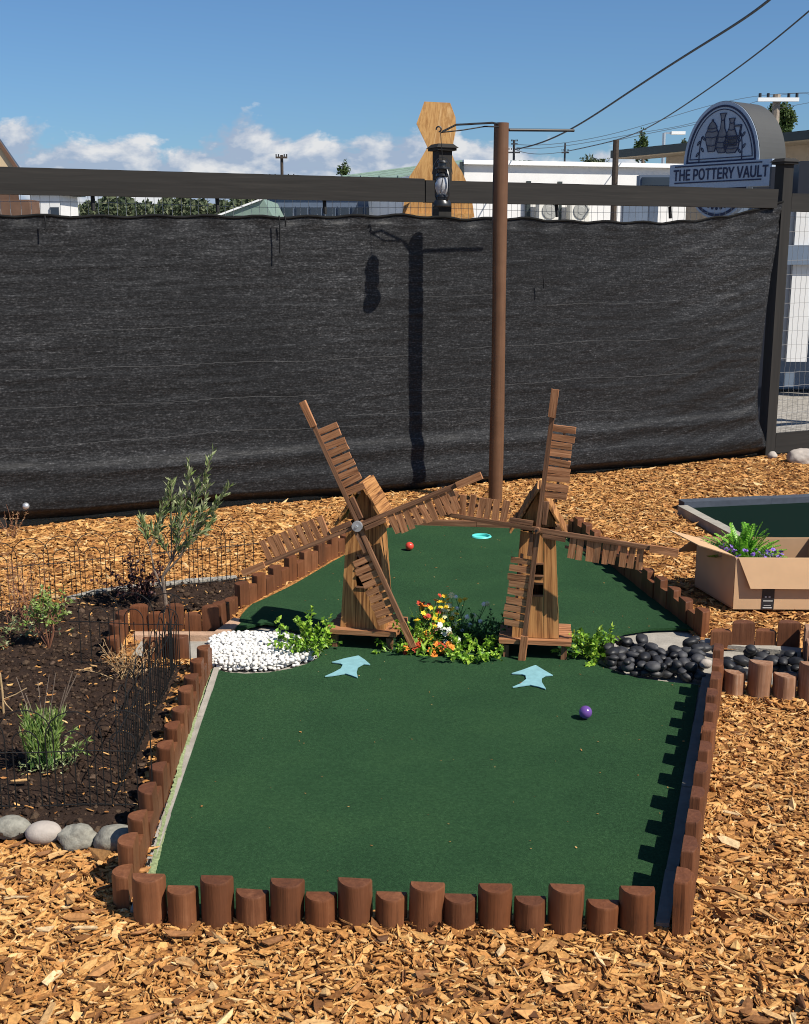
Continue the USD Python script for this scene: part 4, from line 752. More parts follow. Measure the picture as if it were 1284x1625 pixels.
# ------------------------------------------------------------------ cardboard box with plants
c0 = G(1163, 971); cb = G(1097, 931); dl = unit((cb - c0) * [1, 1, 0]); dw = np.array([dl[1], -dl[0], 0]); BD = np.linalg.norm((cb - c0)[:2]) * 0.92; BW, BH = 0.50, 0.225
dw = unit(np.array([0.995, -0.02, 0])); zv = np.array([0, 0, 1.0])
box = thing('cardboard_box', 'open brown cardboard box with hanging flaps, holding plants', 'box', c0)
def slab4(a, b, c, d, nrm, t=0.004):
    a, b, c, d = (np.asarray(q, float) for q in (a, b, c, d)); n_ = np.asarray(nrm) * t; return MB().hexa([a, b, c, d, a + n_, b + n_, c + n_, d + n_])
zb0 = 0.012
P00, P10, P01, P11 = c0 + zv * zb0, c0 + dw * BW + zv * zb0, c0 + dl * BD + zv * zb0, c0 + dl * BD + dw * BW + zv * zb0; up = zv * BH
nin = unit(np.cross(zv, dw)); nl = unit(np.cross(dl, zv))
obj('front_wall', slab4(P00, P10, P10 + up, P00 + up, nin), 'cardboard', box)
obj('left_wall', slab4(P01 - dl * 0.003, P00 + dl * 0.006, P00 + dl * 0.006 + up, P01 - dl * 0.003 + up, nl), 'cardboard', box)
obj('back_wall', slab4(P11, P01, P01 + up, P11 + up, -nin), 'cardboard_inside', box)
obj('right_wall', slab4(P10 + dl * 0.006, P11 - dl * 0.003, P11 - dl * 0.003 + up, P10 + dl * 0.006 + up, -nl), 'cardboard_inside', box)
obj('bottom', slab4(P00 + zv * 0.003 + dl * 0.006, P10 + zv * 0.003 + dl * 0.006, P11 + zv * 0.003 - dl * 0.006, P01 + zv * 0.003 - dl * 0.006, zv), 'cardboard_inside', box)
fo = -nin * 0.022 - zv * 0.128
obj('front_flap', slab4(P00 + up + dw * 0.010 - nin * 0.002, P10 + up - nin * 0.002, P10 + up + fo - dw * 0.05, P00 + up + fo + dw * 0.062, -nin), 'cardboard', box)
fl_ = -nl * 0.13 + zv * 0.035
obj('left_flap', slab4(P01 + up - dl * 0.02, P00 + up + dl * 0.01, P00 + up + fl_ * 0.95 + dl * 0.10, P01 + up + fl_ + dl * 0.02, zv), 'cardboard', box)
fb = -dl * 0.02 + zv * 0.0
obj('back_flap', slab4(P11 + up + dl * 0.002, P01 + up + dl * 0.002, P01 + up + dl * 0.10 - zv * 0.09 - nl * 0.05, P11 + up + dl * 0.11 - zv * 0.06, zv), 'cardboard_inside', box)
tp_ = c0 + dw * 0.118 - nin * 0.001 + zv * zb0
tape = obj('tape_strip', slab4(tp_ + zv * 0.002, tp_ + dw * 0.052 + zv * 0.002, tp_ + dw * 0.052 + zv * 0.130, tp_ + zv * 0.130, -nin, 0.0008), 'tape_black', box)
for (u, w, z, hh) in ((0.006, 0.038, 0.006, 0.004), (0.010, 0.030, 0.016, 0.002), (0.006, 0.040, 0.036, 0.0035), (0.012, 0.008, 0.052, 0.006), (0.028, 0.008, 0.052, 0.006)):
    q0 = tp_ + dw * u + zv * z - nin * 0.0012; obj('print_mark', slab4(q0, q0 + dw * w, q0 + dw * w + zv * hh, q0 + zv * hh, -nin, 0.0004), 'print_white', tape)

# ------------------------------------------------------------------ plants
def dirs(el_lo, el_hi, az=None):
    a = R(0, 2 * PI) if az is None else az; e = R(el_lo, el_hi); return np.array([math.cos(e) * math.cos(a), math.cos(e) * math.sin(a), math.sin(e)])
def sprig(mb, sb, p, d, L, n, ll, lw, gravity=0.2, stem_r=0.0012, spread=0.9):
    pts = [np.asarray(p, float)]; d = unit(d)
    for k in range(5): d = unit(d + np.array([R(-.12, .12), R(-.12, .12), R(-.1, .1) - gravity * 0.25])); pts.append(pts[-1] + d * L / 5)
    sb.tube(pts, np.linspace(stem_r, stem_r * 0.5, 6), 4, False); pts = np.array(pts)
    for k in range(n):
        t = R(0.15, 1.0) * 5; i = min(int(t), 4); q = pts[i] + (pts[i + 1] - pts[i]) * (t - i); dd = unit(pts[i + 1] - pts[i]); rnd = unit(rng.normal(size=3)); mb.leaf(q, unit(dd * (1 - spread * 0.5) + rnd * spread), ll * R(0.7, 1.2), lw * R(0.8, 1.2), up=unit(rng.normal(size=3) + [0, 0, 1.5]))
def shrub(name, label, cat, base, nsprig, L, nleaf, ll, lw, leafmat, stemmat, el=(0.2, 1.4), gravity=0.25, spread_base=0.05, group=None, spread=0.9, parent=None, stem_r=0.0014):
    base = np.asarray(base, float); T = parent or thing(name, label, cat, base, group); mb, sb = MB(), MB()
    for k in range(nsprig):
        d = dirs(*el); sprig(mb, sb, base + [R(-1, 1) * spread_base, R(-1, 1) * spread_base, 0], d, L * R(0.65, 1.1), nleaf, ll, lw, gravity, stem_r, spread)
    obj('stems', sb, stemmat, T); obj('foliage', mb, leafmat, T); return T
def on_turf(x, y): p = G(x, y, 0.01); return np.array([p[0], p[1], 0.008])
shrub('boxwood_sprig', 'bright green artificial boxwood sprigs between white pebbles and left windmill', 'plant', on_turf(492, 1034), 26, 0.15, 26, 0.021, 0.0155, 'leaf_lime', 'stem_green', (0.5, 1.5), spread_base=0.045)
shrub('boxwood_sprig', 'bright green artificial boxwood sprigs between right windmill and black stones', 'plant', on_turf(941, 1042), 24, 0.125, 26, 0.021, 0.0155, 'leaf_lime', 'stem_green', (0.25, 1.5), spread_base=0.03)
shrub('boxwood_sprig', 'low green boxwood tuft at the right foot of the flower clump', 'plant', on_turf(752, 1040), 30, 0.10, 20, 0.020, 0.015, 'leaf_lime', 'stem_green', (0.15, 1.2), spread_base=0.075)
shrub('boxwood_sprig', 'small green leafy tuft creeping out under the left windmill sail tip', 'plant', on_turf(637, 1036), 10, 0.075, 14, 0.017, 0.012, 'leaf_lime', 'stem_green', (0.1, 0.9), spread_base=0.045)
shrub('boxwood_sprig', 'dark green leafy tuft at the left foot of the right windmill', 'plant', on_turf(784, 1022), 24, 0.16, 16, 0.016, 0.011, 'leaf_green', 'stem_green', (0.3, 1.4), spread_base=0.05)
def blossom(p, d, r, kind):
    d, a, b = frame(d); mb = MB(); n = 8 if kind == 'daisy' else 7
    if kind == 'ball':
        m = trimesh.creation.icosphere(1, r); return MB().add(m.vertices * (1 + rng.normal(0, 0.10, (len(m.vertices), 1))) + p, m.faces)
    for ringn, (k, ph, lift) in enumerate(((1.0, 0, 0.25), (0.72, 0.4, 0.65)) if kind != 'daisy' else ((1.0, 0, 0.15),)):
        for i in range(n):
            an = 2 * PI * i / n + ph; rr = math.cos(an) * a + math.sin(an) * b; mb.leaf(p, unit(rr + d * lift), r * k * R(0.85, 1.1), r * 0.75 * k, up=d, fold=-0.12, droop=0.15)
    m = trimesh.creation.icosphere(0, r * 0.28); mb.add(m.vertices + p + d * r * 0.12, m.faces); return mb
def flowers(label, base, heads, colours, r, kind, nleaf, leafmat, leaf=(0.06, 0.008), name='flowering_plant'):
    """heads: (px, py, distance back from the base)."""
    T = thing(name, label, 'flowers', base); sb, mb = MB(), MB()
    heads = list(heads) + [(x + R(-9, 9), y + R(-7, 7), dy + R(-.02, .02)) for (x, y, dy) in heads for _ in range(1 if kind != 'ball' else 0)]
    for k, (x, y, dy) in enumerate(heads):
        p = at(x, y, base[1] + dy); q0 = base + np.array([(p[0] - base[0]) * 0.35, dy * 0.3, 0]); mid = (p + q0) / 2 + np.array([R(-.01, .01), R(-.01, .01), 0.01])
        sb.tube([q0, mid, p], 0.0014, 4, False); obj('blossom', blossom(p, unit(np.array([R(-.5, .5), R(-1.0, 0.1), R(0.3, 1.0)])), r * R(0.85, 1.2), kind), random.choice(colours), T)
        for j in range(3): mb.leaf(q0 + (p - q0) * R(0.2, 0.8), dirs(-0.1, 0.9), leaf[0] * R(0.4, 0.8), leaf[1] * R(0.8, 1.3))
    for k in range(nleaf): mb.leaf(base + [R(-.075, .075), R(-.05, .05), 0], dirs(0.4, 1.4), leaf[0] * R(0.8, 1.6), leaf[1] * R(0.8, 1.4), droop=0.25)
    obj('stems', sb, 'stem_green', T); obj('foliage', mb, leafmat, T); return T
flowers('tall orange and red artificial flowers at the back left of the flower clump', on_turf(680, 1020), [(698, 945, .02), (692, 953, .0), (704, 955, .02), (676, 962, .0), (668, 960, .01), (684, 964, .0), (672, 957, .02), (680, 977, -.02), (690, 981, -.03), (672, 973, -.02), (662, 984, -.02), (697, 970, .0), (686, 990, -.03)], ['petal_orange', 'petal_yellow', 'petal_red', 'petal_yellow'], 0.0125, 'full', 60, 'leaf_lime')
flowers('upright yellow artificial flowers in the middle of the flower clump', on_turf(716, 1018), [(711, 951, .02), (713, 961, .0), (703, 968, .0), (710, 970, -.01), (717, 966, .0), (720, 974, -.01), (706, 978, -.02), (715, 981, -.02), (700, 973, .0), (738, 951, .02), (702, 985, -.03), (722, 990, -.02), (690, 973, -.01)], ['petal_yellow', 'petal_yellow', 'petal_cream'], 0.0125, 'full', 60, 'leaf_lime')
flowers('small white ball-headed flowers on thin stems at the right of the flower clump', on_turf(744, 1016), [(723, 947, .0), (741, 979, -.02), (752, 977, .0), (768, 959, .03), (773, 958, .03), (726, 965, .0), (762, 986, .0), (746, 992, -.01), (733, 1000, -.01)], ['petal_white', 'petal_cream'], 0.0085, 'ball', 70, 'leaf_green', (0.085, 0.006))
flowers('red and orange flowers lying low at the front of the flower clump', on_turf(690, 1036), [(653, 1027, -.01), (659, 1030, -.02), (648, 1029, -.01), (702, 1027, -.02), (708, 1030, -.02), (697, 1024, -.01), (704, 1035, -.03), (685, 1033, -.02), (712, 1022, .0), (690, 1036, -.03)], ['petal_red', 'petal_orange'], 0.0155, 'full', 30, 'leaf_lime', (0.05, 0.014))
flowers('yellow-orange pansies at the left front of the flower clump', on_turf(674, 1022), [(671, 1012, -.02), (677, 1009, -.02), (668, 1016, -.03), (674, 1005, -.02), (680, 1015, -.03), (686, 1012, -.02)], ['petal_yellow', 'petal_orange', 'petal_yellow'], 0.0155, 'full', 26, 'leaf_lime', (0.05, 0.016))
flowers('white and pink blossoms low in the middle of the flower clump', on_turf(713, 1026), [(708, 1006, -.01), (716, 1009, -.01), (719, 1015, -.02), (704, 998, .0), (712, 1001, .0), (723, 1019, -.02), (705, 1020, -.02), (694, 998, .0), (728, 1024, -.02), (698, 1031, -.03), (716, 1030, -.03)], ['petal_white', 'petal_white', 'petal_pink'], 0.013, 'full', 60, 'leaf_green', (0.085, 0.009))
shrub('leafy_plant', 'leafy green sprigs at the left back of the flower clump', 'plant', on_turf(664, 1026), 14, 0.15, 16, 0.018, 0.012, 'leaf_lime', 'stem_green', (0.9, 1.5), spread_base=0.03)
# plants in the box
bc = c0 + dw * 0.13 + dl * 0.17 + zv * (BH * 0.62) + dl * 0.03
T = thing('fern', 'bright green fern standing in the cardboard box', 'fern', bc); mb, sb = MB(), MB()
for k in range(52):
    d = dirs(0.65, 1.45); L = R(0.15, 0.215); pts = [bc + [R(-.03, .03), R(-.03, .03), 0]]
    for j in range(9): d = unit(d - np.array([0, 0, 0.09])); pts.append(pts[-1] + d * L / 9)
    sb.tube(pts, 0.0014, 4, False); pts = np.array(pts)
    for j in range(1, 10):
        dd = unit(pts[j] - pts[j - 1]); sd = unit(np.cross(dd, [0, 0, 1]))
        for s in (-1, 1):
            for h_ in (0, 0.5):
                mb.leaf(pts[j] - dd * h_ * L / 9, unit(sd * s + dd * 0.5 + [0, 0, 0.15]), 0.050 * (1.15 - j / 10) * R(0.85, 1.15), 0.012, up=unit(np.cross(sd, dd)))
obj('stems', sb, 'stem_green', T); obj('fronds', mb, 'leaf_fern', T)
for lab, bx, byy, n, sx in (('violet artificial flowers in front of the fern in the box', 0.155, 0.07, 70, 0.07), ('small violet flowers beside the left flap of the box', 0.035, 0.13, 26, 0.035)):
    q = c0 + dw * bx + dl * byy + zv * (BH * 0.75); T = thing('violet_flowers', lab, 'flowers', q); sb, mb = MB(), MB()
    for k in range(n):
        p = q + dw * R(-sx, sx) + dl * R(-.05, .05) + zv * R(0.035, 0.085); sb.tube([q + (p - q) * [0.5, 0.5, 0], p], 0.001, 4, False)
        if k < 40: obj('blossom', blossom(p, dirs(0.2, 1.3), 0.011 * R(0.8, 1.2), 'daisy'), 'petal_violet', T)
        mb.leaf(q + (p - q) * 0.5, dirs(0.3, 1.2), 0.04, 0.006)
    obj('stems', sb, 'stem_green', T); obj('foliage', mb, 'leaf_sage', T)
# garden bed
def on_soil(x, y): p = G(x, y); return np.array([p[0], p[1], 0.004])
ob = on_soil(265, 978)
T = thing('olive_shrub', 'young olive shrub with upright grey-green shoots rising before the dark cloth', 'shrub', ob); sb, mb, mb2 = MB(), MB(), MB()
Yo = ob[1]
trunk = [ob, at(262, 945, Yo), at(258, 915, Yo - .01), at(272, 890, Yo)]; sb.tube(trunk, [0.009, 0.008, 0.006, 0.005], 7, False)
sb.tube([trunk[1], at(245, 905, Yo + .03), at(238, 870, Yo + .04)], [0.006, 0.004, 0.003], 6, False); sb.tube([trunk[2], at(285, 885, Yo - .03), at(300, 850, Yo - .04)], [0.005, 0.004, 0.003], 6, False)
shoots = [((272, 890), (272, 800), (272, 766), 0), ((272, 890), (300, 800), (300, 733), .02), ((272, 890), (318, 790), (337, 716), -.02), ((285, 885), (325, 830), (345, 790), .04), ((300, 850), (340, 810), (364, 772), -.03), ((238, 870), (268, 820), (268, 772), .05),
          ((272, 890), (290, 840), (286, 786), -.05), ((300, 850), (320, 830), (330, 765), .03), ((285, 885), (310, 850), (318, 812), .06), ((238, 870), (228, 845), (226, 822), .02), ((238, 870), (252, 835), (258, 798), 0), ((272, 890), (296, 862), (306, 842), -.06), ((285, 885), (275, 850), (282, 800), .08), ((300, 850), (305, 810), (312, 758), .0), ((272, 890), (258, 858), (240, 836), -.06), ((300, 850), (328, 850), (338, 822), .05)]
for k, (a, b, c, dy) in enumerate(shoots):
    A, B, C = at(*a, Yo), at(*b, Yo + dy * 0.6), at(*c, Yo + dy); ts = np.linspace(0, 1, 9); pts = [A * (1 - t) ** 2 + 2 * B * t * (1 - t) + C * t * t for t in ts]; sb.tube(pts, np.linspace(0.0032, 0.001, 9), 5, False); pts = np.array(pts)
    for j in range(62):
        t = R(0.22, 1.0) * 8; i = min(int(t), 7); p = pts[i] + (pts[i + 1] - pts[i]) * (t - i); dd = unit(pts[i + 1] - pts[i]); rn = unit(rng.normal(size=3)); (mb if j % 5 else mb2).leaf(p, unit(dd * 0.9 + rn * 0.65), R(0.028, 0.046), R(0.008, 0.0125), up=rng.normal(size=3))
obj('trunk', sb, 'bark', T, smooth=40); obj('foliage', mb, 'leaf_olive', T); obj('pale_leaves', mb2, 'leaf_sage', T)
b = on_soil(70, 1222); T = thing('lavender_tuft', 'bushy green lavender tuft with bare flower stalks, nearest in the soil bed', 'plant', b); sb, mb, wd, st = MB(), MB(), MB(), MB()
for k in range(46):
    a = R(0, 2 * PI); d = unit([math.cos(a) * R(0.05, 0.42), math.sin(a) * R(0.05, 0.4), 1.0]); L = R(0.09, 0.18); p0 = b + [R(-.035, .035), R(-.03, .03), 0.01]; pts = [p0, p0 + d * L * 0.5 + [0, 0, .005], p0 + d * L]; sb.tube(pts, 0.0015, 4, False)
    for j in range(30): t = R(0.25, 1.0); mb.leaf(p0 + d * L * t, unit(d + rng.normal(size=3) * 0.26), R(0.022, 0.040), 0.0046, up=rng.normal(size=3))
for (x, y) in ((26, 1075), (78, 1070), (88, 1068), (60, 1082), (104, 1090), (115, 1065), (122, 1070), (40, 1100)):
    p = at(x, y, b[1] + R(-.03, .03)); st.tube([b + [0, 0, 0.03], (b + p) / 2 + [R(-.01, .01), 0, 0.02], p], 0.0012, 4, False)
shl = [(125, 1180), (118, 1172), (110, 1165), (128, 1172)]
for (x, y) in shl: sprig(mb, sb, b + [0.01, 0, 0.01], at(x, y, b[1]) - b, np.linalg.norm(at(x, y, b[1]) - b), 34, 0.022, 0.006, 0.1)
for k in range(160): wd.leaf(b + [R(-.06, .09), R(-.05, .05), R(0, .03)], dirs(0, 1.2), R(0.015, 0.03), 0.006)
obj('stems', sb, 'stem_green', T); obj('foliage', mb, 'leaf_lavender', T); obj('dry_leaves', wd, 'leaf_olive', T); obj('flower_stalks', st, 'bark', T)
b = on_soil(78, 1030); T = thing('young_shrub', 'small leafy green shrub on reddish stems at the left of the soil bed', 'shrub', b); sb, mb = MB(), MB()
for k in range(9):
    d = dirs(1.0, 1.5); pts = [b, b + d * 0.09, b + d * 0.12 + [R(-.03, .03), R(-.02, .02), 0.06]]; sb.tube(pts, [0.004, 0.003, 0.002], 5, False)
    for j in range(6): sprig(mb, sb, pts[1] + (pts[2] - pts[1]) * R(0, 1), dirs(0.2, 1.45), R(0.04, 0.09), 9, 0.020, 0.0105, 0.0)
obj('stems', sb, 'stem_red', T); obj('foliage', mb, 'leaf_lavender', T)
shrub('ground_cover_plant', 'low green leafy plant spreading at the left edge of the soil bed', 'plant', on_soil(15, 1015), 20, 0.13, 9, 0.024, 0.013, 'leaf_olive', 'stem_red', (0.1, 0.8), spread_base=0.10)
shrub('dried_plant', 'thin reddish dried stems behind the low plant at the left of the bed', 'plant', on_soil(42, 985), 26, 0.26, 8, 0.018, 0.005, 'leaf_dry', 'stem_red', (1.1, 1.5), 0.05, 0.07)
shrub('dried_plant', 'straw-coloured withered plant in front of the left log notch', 'plant', on_soil(202, 1078), 26, 0.14, 9, 0.022, 0.006, 'leaf_dry', 'straw', (0.5, 1.4), 0.1, 0.03)
shrub('dried_plant', 'small brown twiggy plant at the foot of the dark cloth on the far left', 'plant', G(18, 852), 12, 0.16, 8, 0.018, 0.006, 'leaf_dry', 'stem_red', (0.9, 1.5), 0.05, 0.02)
shrub('dark_leaved_plant', 'dark purple-leaved plant left of the olive shrub trunk', 'plant', on_soil(222, 950), 26, 0.20, 16, 0.022, 0.013, 'leaf_purple', 'stem_red', (0.5, 1.4), 0.1, 0.06)
T = thing('bare_twig', 'bare reddish twig sticking up at the left edge of the soil bed', 'twig', on_soil(6, 1135)); sb = MB(); p0 = on_soil(6, 1135)
sb.tube([p0, at(4, 1100, p0[1]), at(0, 1068, p0[1])], 0.003, 5); sb.tube([at(4, 1110, p0[1]), at(25, 1102, p0[1]), at(42, 1092, p0[1])], 0.002, 5); sb.tube([on_soil(22, 1132), at(10, 1118, p0[1]), at(4, 1108, p0[1])], 0.002, 5); obj('stems', sb, 'straw', T)

# ------------------------------------------------------------------ wire garden fences
def wire_fence(label, p0, p1, height=0.29, z=0.0):
    p0, p1 = np.asarray(p0, float) * [1, 1, 0], np.asarray(p1, float) * [1, 1, 0]; L = np.linalg.norm(p1 - p0); t = (p1 - p0) / L; T = thing('wire_garden_fence', label, 'garden fence', (p0 + p1) / 2); zv_ = np.array([0, 0, 1.0]); sp = 0.052; r = 0.0018
    nrm = np.array([-t[1], t[0], 0])
    def hoop(c, w, h):
        pts = [p0 + t * (c - w / 2) - zv_ * 0.02] + [p0 + t * (c + w / 2 * math.cos(a)) + zv_ * (h - w / 2 + w / 2 * math.sin(a)) + nrm * R(-.002, .002) for a in np.linspace(PI, 0, 10)] + [p0 + t * (c + w / 2) - zv_ * 0.02]
        return MB().tube(pts, r, 5)
    c = sp * 2
    while c < L + sp:
        obj('large_hoop', hoop(c, sp * 2.9, height + R(-.004, .004)), 'wire_black', T); obj('small_hoop', hoop(c, sp * 1.35, height * 0.80 + R(-.004, .004)), 'wire_black', T); obj('upright', MB().tube([p0 + t * c - zv_ * 0.02, p0 + t * c + zv_ * height * 0.62], r, 5), 'wire_black', T)
        c += sp * 2.5
    for h in (0.018, height * 0.60): obj('cross_wire', MB().tube([p0 + t * k + zv_ * (h + 0.002 * math.sin(k * 20)) for k in np.linspace(-0.01, L + 0.05, 12)], r, 5), 'wire_black', T)
wire_fence('black arched wire fence along the front of the soil bed by the cobbles', G(-90, 1290), G(188, 1286))
wire_fence('black arched wire fence running beside the long left log row', G(186, 1268), G(280, 1064))
wire_fence('black arched wire fence crossing the soil bed in front of the log notch', G(118, 1058), G(272, 1064))
wire_fence('black arched wire fence along the back of the soil bed by the mulch', G(-90, 975), G(395, 922))

# ------------------------------------------------------------------ the place behind the fence
def wallbox(x0, x1, ytop, Y0, Y1, depth, z0=-0.06):
    """A block whose front top edge runs through two pixels."""
    a, b = at(x0, ytop[0], Y0), at(x1, ytop[1], Y1); b[2] = a[2] = (a[2] + b[2]) / 2; d = unit((b - a) * [1, 1, 0]); n_ = np.array([-d[1], d[0], 0]) * depth
    lo = lambda q: np.array([q[0], q[1], z0]); return a, b, d, n_, MB().hexa([lo(a), lo(b), lo(b) + n_, lo(a) + n_, a, b, b + n_, a + n_])
a, b, d, nb_, m = wallbox(737, 1092, (259, 265), 30, 31.5, 14)
T = thing('white_building', 'long low white flat-roofed building behind the fence with air conditioners on it', 'building', (a + b) / 2 * [1, 1, 0])
obj('wall', m, 'white_paint', T); obj('roof_edge', MB().bar(a - d * 0.05 - nb_ * 0.004 + [0, 0, 0.02], b - nb_ * 0.004 + [0, 0, 0.02], 0.14, 0.10), 'white_roof_trim', T)
obj('downpipe', MB().bar(a - d * 0.08 - nb_ * 0.003 + [0, 0, 0.02], a - d * 0.08 - nb_ * 0.003 - [0, 0, 3.4], 0.10, 0.10, up=(0, 1, 0)), 'eave_dark', T)
for x in (1026, 1054):
    p = at(x, 335, 30.2); p2 = a + d * np.dot(p - a, d); obj('window', MB().box(p2 * [1, 1, 0] - nb_ / 14 * 0.03 + [0, 0, 2.1], (0.42, 0.06, 1.2), d, nb_ / 14, zv), 'slate_blue', T)
for lab, x in (('cream air conditioner with round fan on the white building, left of the pair', 884), ('cream air conditioner with round fan on the white building, right of the pair', 940)):
    p = at(x, 335, 29.6); p[2] = 2.42; p2 = a + d * np.dot(p - a, d) - nb_ / 14 * 0.28; p2[2] = 2.42; T = thing('air_conditioner', lab, 'air conditioner', p2 * [1, 1, 0] + [0, 0, 1.8], 'air conditioners on the white building')
    obj('casing', MB().box(p2, (0.50, 0.26, 0.62), d, nb_ / 14, zv), 'ac_plastic', T); f0 = p2 - nb_ / 14 * 0.135 + d * 0.03
    obj('fan_grille', MB().lathe([(0.20, 0), (0.20, 0.02), (0.17, 0.022), (0.165, 0.008), (0.10, 0.008), (0.09, 0.016), (0.0, 0.016)], f0, 20, -nb_), 'ac_grille', T)
    for s in (-1, 1): obj('bracket', MB().bar(p2 + d * 0.18 * s - [0, 0, 0.33], p2 + d * 0.18 * s - [0, 0, 0.33] + nb_ / 14 * 0.28, 0.04, 0.04), 'ac_plastic', T)
    obj('pipe_cover', MB().box(p2 - d * 0.42 + nb_ / 14 * 0.2, (0.10, 0.10, 1.4), d, nb_ / 14, zv), 'eave_dark', T)
# house with broad eaves on the right
el, er = at(972, 249, 37), at(1330, 206, 30); er[2] = el[2]; d = unit(er - el); nb_ = np.array([-d[1], d[0], 0])
T = thing('brown_house', 'low house with wide dark-edged eaves behind the round-topped sign', 'house', (el + er) / 2 * [1, 1, 0])
w0, w1 = el + nb_ * 1.3 + d * 0.9, er + nb_ * 1.3 + d * 6
obj('wall', MB().hexa([w0 * [1, 1, 0], w1 * [1, 1, 0], w1 * [1, 1, 0] + nb_ * 8, w0 * [1, 1, 0] + nb_ * 8, w0, w1, w1 + nb_ * 8, w0 + nb_ * 8]), 'house_wall', T)
e2 = er + d * 6
obj('soffit', MB().hexa([el - [0, 0, .06], e2 - [0, 0, .06], e2 + nb_ * 1.29 - [0, 0, .02], el + nb_ * 1.29 - [0, 0, .02], el - [0, 0, .02], e2 - [0, 0, .02], e2 + nb_ * 1.29, el + nb_ * 1.29]), 'soffit', T)
obj('fascia', MB().bar(el - nb_ * 0.05 + [0, 0, 0.07], e2 - nb_ * 0.05 + [0, 0, 0.07], 0.06, 0.22), 'eave_dark', T)
obj('roof', MB().hexa([el + [0, 0, .02], e2 + [0, 0, .02], e2 + nb_ * 11 + [0, 0, .3], el + nb_ * 11 + [0, 0, .3], el + [0, 0, .16], e2 + [0, 0, .16], e2 + nb_ * 11 + [0, 0, .5], el + nb_ * 11 + [0, 0, .5]]), 'eave_dark', T)
for x in (1150, 1258):
    p = at(x, 238, 32.5); q_ = w0 + d * np.dot(p - w0, d) - nb_ * 0.03; q_[2] = el[2] - 0.75; f_ = obj('window', MB().box(q_, (1.1, 0.08, 0.5), d, nb_, zv), 'white_roof_trim', T); obj('pane', MB().box(q_ - nb_ * 0.045, (0.95, 0.02, 0.36), d, nb_, zv), 'window_dark', f_)
obj('drain_pipe', MB().tube([w0 + d * 11.2 - nb_ * 0.6 - [0, 0, 0.1], w0 + d * 11.8 - nb_ * 0.08 - [0, 0, .5], w0 + d * 11.8 - nb_ * 0.08 - [0, 0, 2.5]], 0.05, 8), 'brown_trim', T)

# the shop behind the gate
SH = 12.9
T = thing('shop_front', 'navy and grey shop front with white pillars seen through the gate mesh', 'shop', (5, SH, 0))
xs = lambda px: at(px, 500, SH)[0]
obj('wall', MB().box([6.5, SH + 0.6, 1.15], (6.0, 0.4, 2.3)), 'blue_grey_siding', T)
obj('fascia', MB().box([7.15, SH + 0.30, 2.20], (6.2, 0.9, 0.36)), 'navy', T)
for k, x in enumerate((1262, 1330, 1420)):
    w_ = 0.215; p = at(x, 632, SH); xx = at(x, 500, SH)[0]
    obj('pillar', MB().box([xx, SH - 0.05, 1.16], (w_, 0.2, 1.66)), 'white_paint', T)
obj('beam', MB().box([6.5, SH - 0.16, 1.44], (6.0, 0.10, 0.20)), 'blue_grey_siding', T)
obj('corner_post', MB().box([at(1243, 500, SH - 0.1)[0] - 0.08, SH - 0.1, 1.0], (0.10, 0.12, 2.0)), 'navy', T)
obj('window', MB().box([at(1290, 300, SH)[0] + 0.3, SH + 0.37, 1.85], (0.8, 0.06, 0.3)), 'slate_blue', T)
p = at(1232, 500, 10.4); T = thing('navy_screen', 'dark navy board standing behind the fence post', 'board', (p[0], 10.4, 0)); obj('panel', MB().box([at(1226, 450, 10.4)[0], 10.4, 1.06], (0.15, 0.05, 2.22)), 'navy', T)

# round-topped pottery sign
SB = math.radians(50); sd = np.array([math.cos(SB), -math.sin(SB), 0]); sn = np.array([-math.sin(SB), -math.cos(SB), 0])    # along the text, out of the face
YS = 11.2; sc0 = at(1147, 278, YS); S0 = sc0.copy()
def signpt(u, w, off=0.0): return S0 + sd * u + zv * w + sn * off
def face_px(x, y):
    r_ = ray(x, y); o = np.array([0, 0, EYE]); t = np.dot(S0 - o, sn) / np.dot(r_, sn); p = o + r_ * t - S0; return np.dot(p, sd), p[2]
def extr_face(poly, off0, off1):
    parts = getattr(poly, 'geoms', [poly]); Vv, Ff, n_ = [], [], 0
    for g_ in parts:
        m = trimesh.creation.extrude_polygon(g_, 1.0, engine='earcut'); v = m.vertices; Vv.append(np.array([signpt(q[0], q[1], off0 + (off1 - off0) * q[2]) for q in v])); Ff.append(np.asarray(m.faces) + n_); n_ += len(v)
    V_, F_ = np.vstack(Vv), np.vstack(Ff); tm = trimesh.Trimesh(V_, F_, process=False); 
    if tm.volume < 0: F_ = F_[:, ::-1]
    return V_, F_
sign = thing('pottery_sign', 'round-topped blue-grey sign with vases, lettered THE POTTERY VAULT', 'sign', signpt(0, 0) * [1, 1, 0])
ul, wl = face_px(1085, 266); ur, wr = face_px(1206, 254); ut, wt = face_px(1149, 160); bl_, _ = face_px(1066, 280); br_, _ = face_px(1228, 270)
wb = (wl + wr) / 2; uc = (ul + ur) / 2; ra_ = (ur - ul) / 2; hr = wt - wb
ang = np.linspace(0, PI, 40); arch = Polygon([(uc + ra_ * math.cos(a_), wb + hr * math.sin(a_)) for a_ in ang] + [(ul, wb - 0.02), (ur, wb - 0.02)])
wlow = face_px(1140, 293)[1]; band = Polygon([(bl_, wlow - 0.03), (br_, wlow - 0.03), (br_, wb + 0.015), (bl_, wb + 0.015)])
cu, cw = face_px(1140, 347); u1, _ = face_px(1098, 333); u2, _ = face_px(1182, 330); rc = (u2 - u1) / 2 * 1.12; disc = Point((u1 + u2) / 2, cw + rc).buffer(rc, 24).difference(Polygon([(-5, wlow), (5, wlow), (5, 9), (-5, 9)]))
obj('arch_box', extr_face(arch, -0.40, 0.0), 'sign_side', sign); body = obj('arch_face', extr_face(arch.buffer(-0.004), 0.001, 0.008), 'sign_face', sign)
